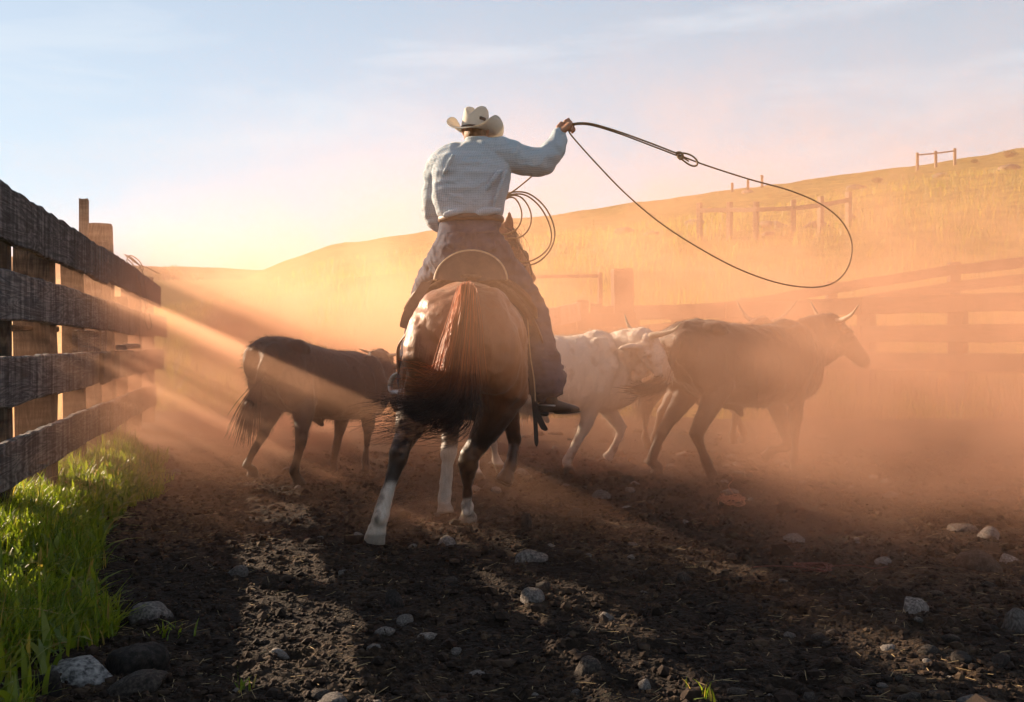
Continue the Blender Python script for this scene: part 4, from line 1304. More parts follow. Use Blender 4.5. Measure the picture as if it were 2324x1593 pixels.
# shirt
sf = Shape()
tor = [(W(1068, 515, 6.30), .150, .095), (W(1068, 498, 6.30), .172, .115), (W(1067, 486, 6.30), .205, .145), (W(1066, 465, 6.30), .225, .155), (W(1066, 430, 6.31), .238, .155), (W(1070, 395, 6.32), .245, .150), (W(1074, 362, 6.34), .235, .14), (W(1080, 338, 6.355), .185, .115), (W(1084, 324, 6.365), .095, .080), (W(1085, 316, 6.37), .072, .068)]
def oval_loft(sh, secs, n=26, e=2.2, yaw=0.0):
    rings = []
    for c, a, b in secs:
        r = []
        for k in range(n):
            t = 2 * math.pi * k / n; ct, st_ = math.cos(t), math.sin(t)
            x = a * math.copysign(abs(ct) ** (2 / e), ct); y = b * math.copysign(abs(st_) ** (2 / e), st_)
            r.append(c + Vector((x * math.cos(yaw) - y * math.sin(yaw), x * math.sin(yaw) + y * math.cos(yaw), 0)))
        rings.append(r)
    sh.ring_loft(rings)
oval_loft(sf, tor, yaw=.10)
def sleeve(pts, rad, folds, seed):
    pts = smooth_path([Vector(p) for p in pts], 8)
    n = len(pts)
    rr = np.interp(np.linspace(0, len(rad) - 1, n), np.arange(len(rad)), rad)
    rr = [r * (1 + folds * math.sin(i * 1.25 + seed) * .5 + folds * math.sin(i * 2.3 + seed * 2) * .35) for i, r in enumerate(rr)]
    sf.tube(pts, rr, n=16)
sleeve([W(1100, 352, 6.35), W(1146, 352, 6.36), W(1190, 365, 6.39), W(1236, 364, 6.43), W(1262, 330, 6.46), W(1268, 306, 6.48)], [.12, .105, .088, .085, .064, .040], .05, 1)
sleeve([W(1040, 362, 6.35), W(1010, 374, 6.36), W(992, 425, 6.40), W(993, 484, 6.47), W(1008, 498, 6.56), W(1040, 474, 6.72)], [.12, .105, .092, .090, .075, .042], .05, 4)
# loose cloth above the belt and at the elbow
sf.tube([W(985, 470, 6.42), W(992, 500, 6.45), W(998, 515, 6.46)], [.05, .06, .03], n=12)
for (a, b, c, d, r) in ((1010, 488, 1060, 478, .020), (1080, 486, 1135, 478, .018), (1015, 440, 1075, 462, .016), (1140, 385, 1105, 430, .014), (1150, 388, 1120, 470, .012), (1004, 402, 1030, 352, .009)):
    sf.tube([W(a, b, 6.165), W((a + c) / 2, (b + d) / 2 - 3, 6.155), W(c, d, 6.165)], [r * .5, r, r * .5], n=8)
sme = sf.skin('shirt', .0085, 3)
crease(sme, .010, 4.5, seed=81, octaves=2, stretch=(.8, .8, 1.8), ridge=True)
crease(sme, .003, 12.0, seed=85, octaves=2, stretch=(1.0, 1.0, .7), ridge=True)
shirt = mesh_obj('shirt', sme, M_SHIRT, person)
cs = Shape()
cs.tube([W(1085, 321, 6.37) + Vector((.074 * math.cos(t), .070 * math.sin(t), .006 + .006 * math.sin(t))) for t in np.linspace(0, 2 * math.pi, 25)], [(.010, .018)] * 25, n=8, round_ends=False)
mesh_obj('collar', cs.mesh('collar'), M_SHIRT, shirt)
cu = Shape(); cu.tube([W(1264, 314, 6.475), W(1270, 303, 6.485)], [.042, .041], n=14)
mesh_obj('cuff', cu.mesh('cuff'), M_SHIRT, shirt)

# jeans
js = Shape()
oval_loft(js, [(W(1070, 497, 6.30), .180, .125), (W(1069, 520, 6.30), .190, .135), (W(1068, 550, 6.29), .205, .150), (W(1068, 585, 6.29), .215, .155), (W(1068, 610, 6.30), .19, .14)])
js.tube(smooth_path([hipR, hipR.lerp(kneeR, .5) + Vector((.01, 0, 0)), kneeR, kneeR.lerp(ankR, .45) + Vector((-.005, 0, 0)), W(1240, 872, 6.46)], 6), list(np.interp(np.linspace(0, 1, 25), [0, .25, .5, .62, .8, 1], [.125, .112, .098, .105, .112, .122])), n=18)
js.tube(smooth_path([hipL, hipL.lerp(kneeL, .5) + Vector((-.02, 0, 0)), kneeL, kneeL.lerp(ankL, .5), ankL], 6), list(np.interp(np.linspace(0, 1, 25), [0, .25, .5, .62, .8, 1], [.125, .110, .09, .085, .085, .09])), n=18)
for k in range(7):     # bunched cloth at knee and hem
    t = (.40, .46, .52, .72, .80, .88, .95)[k]
    c = kneeR.lerp(ankR, (t - .5) * 2) if t > .5 else hipR.lerp(kneeR, t * 2)
    rad = float(np.interp(t, [0, .25, .5, .62, .8, 1], [.125, .112, .098, .105, .112, .122])) * 1.02
    ring = [c + Vector((rad * math.cos(a), rad * math.sin(a), .02 * math.sin(2 * a + k))) for a in np.linspace(0, 2 * math.pi, 17)]
    js.tube(ring, .009, n=6, round_ends=False)
jme = js.skin('jeans', .010, 3)
crease(jme, .013, 7.0, seed=91, octaves=2, stretch=(.8, .8, 1.7), ridge=True)
crease(jme, .005, 16.0, seed=95, octaves=2, ridge=True)
jeans = mesh_obj('jeans', jme, M_JEANS, person)
pk = Shape()
pk.tube([W(1071, 520, 6.158), W(1071, 560, 6.135), W(1071, 600, 6.13)], .0035, n=5)
for cx in (1035, 1102):
    pts = [W(cx - 21, 528, 6.135), W(cx + 21, 528, 6.135), W(cx + 21, 562, 6.125), W(cx, 572, 6.125), W(cx - 21, 562, 6.125), W(cx - 21, 528, 6.135)]
    pk.tube(pts, .003, n=5, round_ends=False)
mesh_obj('pocket_seam', pk.mesh('pocket_seam'), M_JEANS, jeans)
bl = Shape()
bl.tube([W(1069, 498, 6.30) + Vector((.200 * math.cos(t), .146 * math.sin(t), 0)) for t in np.linspace(0, 2 * math.pi, 37)], [(.010, .021)] * 37, n=8, round_ends=False)
mesh_obj('belt', bl.mesh('belt'), M_BELT, person)

# boots
def boot(ank, toe_dir, s):
    t = Vector(toe_dir).normalized(); b_ = Shape()
    up = Vector((0, 0, 1))
    b_.tube([ank + up * .10, ank + up * .0, ank - up * .05 + t * .01], [.060, .052, .050], n=14)
    sd = t.cross(up)
    heel = ank - up * .085 - t * .01
    b_.tube([heel - t * .035, heel + t * .03 + up * .015, heel + t * .10 + up * .005, heel + t * .17 - up * .003, heel + t * .215 - up * .005], [(.034, .040), (.038, .046), (.044, .036), (.040, .027), (.022, .016)], n=14)
    me_ = b_.skin('boot', .008, 3)
    o = mesh_obj('boot', me_, M_BOOT, person)
    so = Shape()
    so.tube([heel - t * .055 - up * .038, heel - t * .01 - up * .040], [(.034, .018), (.034, .018)], n=10)
    so.tube([heel + t * .06 - up * .034, heel + t * .15 - up * .030, heel + t * .225 - up * .020], [(.042, .007), (.044, .007), (.016, .006)], n=10)
    mesh_obj('sole', so.mesh('sole'), M_LEATHER_DARK, o)
    sp = Shape()
    sp.tube([heel + t * .03 + sd * .05 + up * .015, heel - t * .05 + sd * .035 + up * .015, heel - t * .065 + up * .015, heel - t * .05 - sd * .035 + up * .015, heel + t * .03 - sd * .05 + up * .015], .006, n=6)
    sp.tube([heel - t * .065 + up * .015, heel - t * .115 + up * .005], .005, n=6)
    mesh_obj('spur', sp.mesh('spur'), M_STEEL, o)
boot(W(1246, 895, 6.46), (.93, .34, -.05), 1)
boot(ankL + Vector((0, 0, -.02)), (-.35, .93, 0), -1)

# hat
def hat_material():
    m, nt, b = new_mat('straw_hat'); L = nt.links
    tc = nt.nodes.new('ShaderNodeTexCoord')
    wv = N(nt, 'ShaderNodeTexWave', Scale=70.0, Distortion=1.0, bands_direction='Z'); L.new(tc.outputs['Object'], wv.inputs['Vector'])
    no = N(nt, 'ShaderNodeTexNoise', Scale=160.0, Detail=3.0); L.new(tc.outputs['Object'], no.inputs['Vector'])
    mx = N(nt, 'ShaderNodeMath', operation='MULTIPLY'); L.new(wv.outputs['Fac'], mx.inputs[0]); L.new(no.outputs['Fac'], mx.inputs[1])
    rp = ramp(nt, [(0.1, (0.58, 0.51, 0.41)), (0.6, (0.82, 0.77, 0.68))]); L.new(mx.outputs[0], rp.inputs['Fac'])
    L.new(rp.outputs['Color'], b.inputs['Base Color']); b.inputs['Roughness'].default_value = .75
    bp = N(nt, 'ShaderNodeBump', Strength=.4, Distance=.002); L.new(mx.outputs[0], bp.inputs['Height']); L.new(bp.outputs['Normal'], b.inputs['Normal'])
    tr = nt.nodes.new('ShaderNodeBsdfTranslucent'); L.new(rp.outputs['Color'], tr.inputs['Color'])
    ms = nt.nodes.new('ShaderNodeMixShader'); ms.inputs['Fac'].default_value = .35
    L.new(b.outputs['BSDF'], ms.inputs[1]); L.new(tr.outputs['BSDF'], ms.inputs[2]); L.new(ms.outputs[0], nt.nodes['Material Output'].inputs['Surface'])
    return m
M_STRAW = hat_material()
HX = Matrix.Rotation(R(-24), 3, 'Z') @ Matrix.Rotation(R(3), 3, 'Y') @ Matrix.Rotation(R(-5), 3, 'X')
hat_c = W(1078, 301, 6.42)
def H(x, y, z): return hat_c + HX @ Vector((x, y, z))
# local hat frame: y forward, x right
V = []; Fc = []
nb_, na_ = 10, 64
def brim(u, a, o):
    ca, sa = math.cos(a), math.sin(a)
    rx = .085 + u * .136 ; ry = .105 + u * .085
    x = rx * ca; y = ry * sa
    curl = (abs(ca) ** 2.2) * (u ** 1.7) * .098
    x *= 1 - .30 * (abs(ca) ** 3) * u ** 2.2
    dip = -.030 * (abs(sa) ** 2) * u ** 1.5
    return H(x, y, curl + dip + o)
for o in (0, .004):
    for i in range(nb_):
        for j in range(na_): V.append(brim(i / (nb_ - 1), 2 * math.pi * j / na_, o))
n0 = nb_ * na_
for i in range(nb_ - 1):
    for j in range(na_):
        a = i * na_ + j; b = i * na_ + (j + 1) % na_
        Fc.append((a, a + na_, b + na_, b)); Fc.append((n0 + a, n0 + b, n0 + b + na_, n0 + a + na_))
for j in range(na_):
    a = (nb_ - 1) * na_ + j; b = (nb_ - 1) * na_ + (j + 1) % na_
    Fc.append((a, n0 + a, n0 + b, b))
hat = empty('hat', hat_c); hat.parent = person
hat.location = hat_c
def hat_mesh(name, V, Fc, mat, smooth=True):
    me = mesh_from(name, [v - hat_c for v in V], Fc, smooth)
    return mesh_obj(name, me, mat, hat)
hat_mesh('brim', V, Fc, M_STRAW)
V = []; Fc = []
nc = 14
for i in range(nc):
    t = i / (nc - 1)
    for j in range(na_):
        a = 2 * math.pi * j / na_; ca, sa = math.cos(a), math.sin(a)
        if t < .72:
            q = t / .72; k = 1 - .14 * q ** 1.6; z = .125 * q
        else:
            q = (t - .72) / .28; k = .86 * (1 - q) ** .75; z = .125 + .018 * math.sin(q * 1.57)
        x = .088 * k * ca; y = .108 * k * sa
        # cattleman crease: centre valley, side dents, high ridges at the back
        if t >= .45:
            w = min(1, (t - .45) / .3)
            z += w * (.030 * abs(ca) ** 1.2 * (1 - .15 * sa) - .034 * math.exp(-(x / .022) ** 2))
            x *= 1 - .16 * w * max(0, sa) 
        V.append(H(x, y, z))
for i in range(nc - 1):
    for j in range(na_):
        a = i * na_ + j; b = i * na_ + (j + 1) % na_
        Fc.append((a, b, b + na_, a + na_))
Fc.append(tuple((nc - 1) * na_ + j for j in range(na_)))
hat_mesh('crown', V, Fc, M_STRAW)
hb = Shape()
hb.tube([H(.0895 * math.cos(a), .1095 * math.sin(a), .012) for a in np.linspace(0, 2 * math.pi, 41)], [(.003, .010)] * 41, n=8, round_ends=False)
hat_mesh('hat_band', hb.v, hb.f, M_LEATHER)
hb = Shape()
hb.tube([H(.083 * math.cos(a), .102 * math.sin(a), .072) for a in np.linspace(-.75, -.25, 8)], [(.003, .012)] * 8, n=8)
hat_mesh('label_patch', hb.v, hb.f, M_LEATHER)

# ------------------------------------------------------------------ lasso
M_ROPE = noisy_mat('lariat_rope', (0.17, 0.10, 0.048), (0.30, 0.195, 0.10), scale=120, rough=0.6, bump=0.5, dist=.003, stretch=(1, 1, 1))
rope = empty('lasso', P(1297, 290, 6.5))
tag(rope, 'thrown rope lasso loop swinging from the rider\'s raised hand', 'rope')
RO = rope.location.copy()
def rope_part(name, pts, r, parent=rope, k=8, mat=M_ROPE):
    path = smooth_path([P(*p) - RO if len(p) == 3 else p for p in pts], k)
    sh = Shape(); sh.tube(path, r, n=8)
    return mesh_obj(name, sh.mesh(name), mat, parent)
rope_part('loop', [(1540, 352, 6.42), (1600, 375, 6.50), (1700, 407, 6.62), (1790, 432, 6.74), (1860, 462, 6.86), (1908, 500, 6.96), (1932, 548, 7.02), (1927, 600, 7.00), (1898, 638, 6.94), (1848, 652, 6.86),
                   (1770, 643, 6.76), (1680, 612, 6.66), (1590, 565, 6.58), (1500, 507, 6.53), (1420, 440, 6.51), (1350, 368, 6.50), (1300, 312, 6.50), (1290, 296, 6.50)], .0054)
rope_part('spoke', [(1290, 290, 6.5), (1302, 281, 6.49), (1340, 281, 6.46), (1400, 298, 6.42), (1470, 323, 6.40), (1540, 350, 6.41)], .0054)
rope_part('tail_line', [(1290, 294, 6.5), (1303, 284, 6.50), (1340, 284.5, 6.47), (1400, 302, 6.43), (1470, 328, 6.41), (1545, 357, 6.42), (1562, 366, 6.42)], .0050)
rope_part('honda', [(1535, 350, 6.40), (1552, 348, 6.40), (1570, 354, 6.40), (1582, 366, 6.40), (1580, 376, 6.40), (1568, 376, 6.41), (1552, 366, 6.41), (1540, 354, 6.41)], .0058)
rope_part('knot', [(1536, 347, 6.395), (1544, 347, 6.39), (1549, 354, 6.39), (1544, 361, 6.40), (1538, 356, 6.41)], .0085)
coil = empty('rope_coil', P(1200, 520, 6.8))
tag(coil, 'coils of spare rope held at the rider\'s side', 'rope')
CO = coil.location.copy()
def coil_part(name, pts, r=.0056, k=10):
    path = smooth_path([P(*p) - CO for p in pts], k)
    sh = Shape(); sh.tube(path, r, n=8)
    return mesh_obj(name, sh.mesh(name), M_ROPE, coil)
hold = (1062, 468, 6.80)
coil_part('coil_turn', [hold, (1120, 452, 6.80), (1160, 437, 6.80), (1200, 440, 6.80), (1238, 472, 6.80), (1258, 520, 6.80), (1252, 560, 6.80), (1225, 592, 6.80), (1190, 602, 6.80), (1130, 590, 6.82), (1085, 530, 6.82), hold])
coil_part('coil_turn', [hold, (1120, 455, 6.83), (1165, 441, 6.83), (1198, 446, 6.83), (1230, 476, 6.83), (1250, 522, 6.83), (1246, 560, 6.83), (1218, 586, 6.83), (1185, 594, 6.83), (1125, 582, 6.84), (1080, 525, 6.84), hold])
coil_part('coil_turn', [hold, (1125, 458, 6.78), (1160, 444, 6.78), (1185, 450, 6.78), (1203, 478, 6.78), (1204, 508, 6.78), (1190, 532, 6.78), (1165, 541, 6.78), (1120, 535, 6.79), (1085, 500, 6.79), hold])
coil_part('coil_turn', [hold, (1125, 462, 6.76), (1158, 448, 6.76), (1175, 458, 6.76), (1184, 485, 6.76), (1178, 512, 6.76), (1160, 528, 6.76), (1135, 530, 6.77), (1100, 500, 6.77), hold])
coil_part('running_line', [hold, (1130, 452, 6.72), (1165, 434, 6.70), (1205, 402, 6.62), (1240, 372, 6.55), (1262, 335, 6.52), (1280, 305, 6.5)])
# ------------------------------------------------------------------ stones
def rock_mesh(name, seed, sub=3, flat=0.62, cuts=7):
    bm = bmesh.new(); bmesh.ops.create_icosphere(bm, subdivisions=sub, radius=1.0)
    g = np.random.default_rng(seed)
    co = np.array([list(v.co) for v in bm.verts])
    d = 1 + 0.16 * fbm(co[:, 0] * 1.3 + seed, co[:, 1] * 1.3, co[:, 2] * 1.3, octaves=3, seed=seed) 
    co = co * d[:, None]
    for _ in range(cuts):          # broken faces
        n = g.normal(size=3); n /= np.linalg.norm(n); k = g.uniform(.62, .88)
        s = co @ n - k
        co = co - np.outer(np.maximum(s, 0) * .92, n)
    co = co * (1 + .025 * fbm(co[:, 0] * 6, co[:, 1] * 6, co[:, 2] * 6, octaves=2, seed=seed + 3))[:, None]
    co[:, 2] *= flat
    for v, c in zip(bm.verts, co): v.co = c
    me = bpy.data.meshes.new(name); bm.to_mesh(me); bm.free()
    me.polygons.foreach_set('use_smooth', [True] * len(me.polygons))
    return me
def stone_material(name, c1, c2, c3):
    m = noisy_mat(name, c1, c2, scale=7.0, detail=8, rough=0.85, bump=0.5, bump_scale=22, dist=0.03, spec=0.3, c3=c3)
    nt = m.node_tree; L = nt.links; b = nt.nodes['Principled BSDF']
    oi = nt.nodes.new('ShaderNodeObjectInfo')
    mr = N(nt, 'ShaderNodeMapRange'); mr.inputs['To Min'].default_value = .55; mr.inputs['To Max'].default_value = 1.25
    L.new(oi.outputs['Random'], mr.inputs['Value'])
    src = b.inputs['Base Color'].links[0].from_socket
    mx = N(nt, 'ShaderNodeMix', data_type='RGBA', blend_type='MULTIPLY'); mx.inputs['Factor'].default_value = 1
    L.new(src, mx.inputs['A']); L.new(mr.outputs['Result'], mx.inputs['B']); L.new(mx.outputs['Result'], b.inputs['Base Color'])
    return m
M_STONE = stone_material('field_stone', (0.045, 0.039, 0.035), (0.21, 0.19, 0.17), (0.115, 0.10, 0.09))
M_STONE_DARK = stone_material('dirt_caked_stone', (0.010, 0.008, 0.006), (0.055, 0.044, 0.036), (0.026, 0.020, 0.016))
M_GRANITE = stone_material('mottled_granite', (0.04, 0.04, 0.04), (0.34, 0.33, 0.31), (0.19, 0.185, 0.18))
ROCKS = [rock_mesh('stone', 300 + k, sub=3, cuts=(4, 8, 10, 6, 9, 12, 7, 5)[k]) for k in range(8)]
BIG = [rock_mesh('boulder', 330 + k, sub=4, cuts=(3, 5, 8)[k]) for k in range(3)]

def ground_at(px, py):
    y = EYE * F_PX / (py - 782.0)
    return (px - 1162.0) / F_PX * y, y
def place_rock(name, px, py, wpx, hpx, me, mat, label, rz=0.0, group=None, tilt=0.0):
    x, y = ground_at(px, py)
    sx = wpx / F_PX * y / 2; sz = hpx / F_PX * y * 0.72
    o = mesh_obj(name, me.copy() if me.materials and me.materials[0] != mat else me, mat)
    o.location = (x, y + sx * .6, float(corral_h(np.array([x]), np.array([y + sx * .6]))[0]) - sz * .10)
    o.scale = (sx, sx * .85, sz / .62)
    o.rotation_euler = (tilt, tilt * .5, 0)
    tag(o, label, 'stone', group)
    return o
# the ones one can pick out: (base x, base y, width, height in the photograph's scale)
rk = [
 (165, 1540, 168, 72, 0, 'G', 'rounded mottled pale boulder at the edge of the grass'),
 (290, 1515, 160, 95, 1, 'D', 'big dark rounded boulder behind the mottled pale one'),
 (300, 1560, 150, 55, 2, 'D', 'low dark stone in front of the big dark boulder'),
 (85, 1580, 100, 55, 1, 'D', 'dark stone in the bottom left corner beside the boulders'),
 (335, 1400, 100, 56, 2, 'S', 'sharp grey stone standing alone right of the grass strip'),
 (1010, 1236, 64, 36, 0, 'S', 'rounded grey stone just behind the horse\'s rear hooves'),
 (1207, 1270, 92, 36, 1, 'S', 'broad pointed stone to the right of the horse\'s rear hooves'),
 (1214, 1346, 72, 42, 2, 'S', 'pale flat topped stone in front of the broad pointed one'),
 (1236, 1322, 46, 28, 0, 'D', 'brown stone tucked behind the pale flat topped stone'),
 (893, 1360, 60, 48, 1, 'D', 'dark block of stone left of centre in the foreground shadow'),
 (915, 1398, 48, 20, 2, 'S', 'small flat stone below the dark block of stone'),
 (868, 1428, 50, 18, 0, 'S', 'thin slab of stone left of the small flat one'),
 (1338, 1506, 82, 52, 1, 'D', 'dark slanted stone low in the middle foreground'),
 (1085, 1510, 58, 30, 2, 'S', 'grey stone in the shadow left of the dark slanted stone'),
 (1306, 1180, 54, 42, 0, 'D', 'leaning stone at the edge of the long shadow by the white steer'),
 (1196, 1200, 34, 58, 2, 'D', 'tall upright stone right of the bay horse\'s legs'),
 (2086, 1384, 80, 52, 1, 'S', 'angular grey stone in the shadow band at the lower right'),
 (2140, 1392, 60, 30, 2, 'D', 'low stone touching the angular grey stone'),
 (2236, 1280, 100, 58, 0, 'D', 'large dusty stone near the right edge'),
 (2302, 1262, 70, 30, 1, 'S', 'pale stone at the right edge beside the large dusty stone'),
 (2322, 1420, 70, 80, 2, 'S', 'rough dark stone cut by the right edge of the picture'),
 (1808, 1214, 62, 22, 0, 'S', 'bright topped stone lying just beyond the long shadow'),
 (2196, 1192, 76, 30, 1, 'S', 'long flat stone in the sunlit dust on the right'),
 (2252, 1206, 64, 30, 2, 'S', 'blocky pale stone beside the long flat one'),
 (535, 1308, 52, 28, 0, 'S', 'rounded pale stone alone in the dark soil on the left'),
 (745, 1588, 96, 30, 2, 'S', 'wide stone at the bottom edge left of centre'),
 (2206, 1592, 76, 36, 1, 'S', 'pale stone at the bottom edge on the right'),
 (395, 1076, 30, 22, 0, 'S', 'small pale stone by the tip of the grass strip'),
 (432, 992, 44, 20, 1, 'S', 'stone beneath the far end of the plank fence'),
 (444, 1024, 44, 20, 2, 'D', 'flat brown block on the path beside the plank fence'),
 (1556, 1306, 42, 34, 0, 'D', 'pointed stone in the dim strip right of centre'),
 (2190, 1494, 50, 36, 1, 'D', 'dark stone in the lower right shade, left of a twin'),
 (2282, 1500, 54, 42, 2, 'D', 'dark stone in the lower right shade, nearest the edge')]
mats = {'G': M_GRANITE, 'D': M_STONE_DARK, 'S': M_STONE}
for i, (a, b, w, h, v, mk, lab) in enumerate(rk):
    me = BIG[v].copy() if w > 70 else ROCKS[(v * 3 + i) % 8].copy()
    o = place_rock('boulder' if w > 140 else 'stone', a, b, w, h, me, mats[mk], lab, tilt=0.25 * math.sin(i * 2.1))
    rot = (i * 1.7) % 6.28
    o.rotation_euler.z = rot if w < 100 else (i % 3) * .5
# the scatter of small stones, each told apart by the landmark it lies beside
g = np.random.default_rng(77)
STONES = [rock_mesh('small_stone', 360 + k, sub=2, cuts=6 + k) for k in range(7)]
for k, me in enumerate(STONES): me.materials.append(M_STONE if k % 3 else M_STONE_DARK)
marks = [('orange twine ball', ground_at(1662, 1152)), ('sharp grey stone', ground_at(335, 1400)), ('pale flat topped stone', ground_at(1214, 1346)), ('dark slanted stone', ground_at(1338, 1506)),
         ('angular grey stone', ground_at(2086, 1384)), ('large dusty stone', ground_at(2236, 1280)), ('bay horse', (-.35, 5.9)), ('black steer', (-1.6, 8.3)), ('white steer', (.3, 8.5)), ('large brown steer', (2.0, 8.6)),
         ('dark block of stone', ground_at(893, 1360)), ('long flat stone', ground_at(2196, 1192)), ('bright topped stone', ground_at(1808, 1214)), ('bottom left boulders', ground_at(230, 1530)), ('dirty reddish twine', ground_at(1850, 1300)),
         ('foot of the right fence', (5.2, 13.2)), ('gate post', (2.2, 15.5)), ('rounded pale stone', ground_at(535, 1308))]
spots = []
while len(spots) < 190:
    if g.random() < .55:
        y = g.uniform(6.8, 13.0); x = g.uniform(-.5, 6.5) * y / 10
    else:
        y = 3.1 + 6 * g.random() ** 1.6; x = g.uniform(-.30, .52) * y
    if x < fence_x(y) + .7: continue
    spots.append((x, y, g.uniform(.018, .05) * (1.0 + (y > 7) * g.uniform(.2, 1.6))))
sets = {}
for x, y, s in spots:
    d = [math.hypot(x - mx, y - my) for _, (mx, my) in marks]
    k = int(np.argmin(d)); mx, my = marks[k][1]
    w = ('right of' if x > mx else 'left of') if abs(x - mx) > abs(y - my) else ('beyond' if y > my else 'in front of')
    sets.setdefault((k, w), []).append((d[k], x, y, s))
ordn = ['nearest', 'second nearest', 'third nearest', 'fourth nearest', 'fifth nearest', 'sixth nearest', 'seventh nearest', 'eighth nearest', 'ninth nearest', 'tenth nearest', 'eleventh nearest', 'twelfth nearest'] + ['%dth nearest' % i for i in range(13, 60)]
for (k, w), lst in sets.items():
    for r_, (d_, x, y, s) in enumerate(sorted(lst)):
        o = bpy.data.objects.new('small_stone', STONES[g.integers(7)])
        o.location = (x, y, float(corral_h(np.array([x]), np.array([y]))[0]) + s * .03)
        o.scale = (s, s * g.uniform(.6, 1), s * g.uniform(.6, 1.1)); o.rotation_euler = (g.uniform(-.4, .4), g.uniform(-.4, .4), g.uniform(0, 6.28))
        link(o)
        tag(o, 'small loose stone %s the %s, %s to it' % (w, marks[k][0], ordn[r_]), 'stone', 'small stones strewn over the corral dirt')

# clods and crumbs of dirt, too many to count
def crumbs(name, n, xr, yfun, size, seed, mat, zoff=0.0):
    g = np.random.default_rng(seed)
    phi = (1 + 5 ** .5) / 2
    ico = np.array([(-1, phi, 0), (1, phi, 0), (-1, -phi, 0), (1, -phi, 0), (0, -1, phi), (0, 1, phi), (0, -1, -phi), (0, 1, -phi), (phi, 0, -1), (phi, 0, 1), (-phi, 0, -1), (-phi, 0, 1)]) / 1.9
    fc = np.array([(0, 11, 5), (0, 5, 1), (0, 1, 7), (0, 7, 10), (0, 10, 11), (1, 5, 9), (5, 11, 4), (11, 10, 2), (10, 7, 6), (7, 1, 8), (3, 9, 4), (3, 4, 2), (3, 2, 6), (3, 6, 8), (3, 8, 9), (4, 9, 5), (2, 4, 11), (6, 2, 10), (8, 6, 7), (9, 8, 1)])
    y = yfun(g, n); x = g.uniform(xr[0], xr[1], n) * np.maximum(y, 3.0)
    keep = x > fence_x(y) + .35; x, y = x[keep], y[keep]; n = len(x)
    z = corral_h(x, y)
    s = size * np.exp(g.normal(size=n) * .5) * (.7 + .08 * y)
    V = ico[None] * (1 + g.normal(size=(n, 12, 1)) * .22) * s[:, None, None] * np.stack([g.uniform(.7, 1.2, n), g.uniform(.7, 1.2, n), g.uniform(.5, .9, n)], 1)[:, None, :]
    V = V + np.stack([x, y, z + s * .25 + zoff], 1)[:, None, :]
    Fq = fc[None] + (np.arange(n) * 12)[:, None, None]
    o = mesh_obj(name, mesh_np(name, V.reshape(-1, 3), Fq.reshape(-1, 3), False), mat)
    return o
M_CLOD = noisy_mat('dirt_clod', (0.010, 0.0065, 0.004), (0.060, 0.040, 0.024), scale=9, detail=5, rough=.9, bump=.5, bump_scale=60, dist=.01, spec=.2, c3=(.022, .0135, .0095))
cl = crumbs('dirt_clods', 26000, (-.52, .54), lambda g, n: 2.9 + 7.5 * g.random(n) ** 1.5, .0075, 5, M_CLOD)
tag(cl, 'loose crumbs and clods of dark dirt', 'dirt', kind='stuff')
# dirt thrown up by the hooves
fl = Shape(); g = np.random.default_rng(5)
for i in range(46):
    c = P(1388, 1050, 8.6) + Vector((g.normal() * .03, g.normal() * .04, g.uniform(-.12, .08)))
    if i > 30: c = P(g.uniform(590, 1500), g.uniform(900, 1090), g.uniform(6.5, 8.5))
    fl.ball(c, g.uniform(.003, .008) if i < 31 else g.uniform(.004, .009), n=5, m=4)
fo = mesh_obj('flying_dirt', fl.mesh('flying_dirt', False), M_CLOD)
tag(fo, 'crumbs of dirt thrown up by the hooves', 'dirt', kind='stuff')

# ------------------------------------------------------------------ grass
def grass_mat(name, c1, c2, trans=.55):
    m, nt, b = new_mat(name); L = nt.links
    gm = nt.nodes.new('ShaderNodeNewGeometry')
    rp = ramp(nt, [(0.0, c1), (.90, c2), (.94, (.30, .21, .075)), (1.0, (.20, .14, .05))]); L.new(gm.outputs['Random Per Island'], rp.inputs['Fac'])
    L.new(rp.outputs['Color'], b.inputs['Base Color']); b.inputs['Roughness'].default_value = .45; b.inputs['Specular IOR Level'].default_value = .45
    tr = nt.nodes.new('ShaderNodeBsdfTranslucent')
    mx = N(nt, 'ShaderNodeMix', data_type='RGBA', blend_type='MULTIPLY'); mx.inputs['Factor'].default_value = 1; mx.inputs['B'].default_value = (1.9, 2.0, .9, 1)
    L.new(rp.outputs['Color'], mx.inputs['A']); L.new(mx.outputs['Result'], tr.inputs['Color'])
    ms = nt.nodes.new('ShaderNodeMixShader'); ms.inputs['Fac'].default_value = trans
    L.new(b.outputs['BSDF'], ms.inputs[1]); L.new(tr.outputs['BSDF'], ms.inputs[2]); L.new(ms.outputs[0], nt.nodes['Material Output'].inputs['Surface'])
    return m
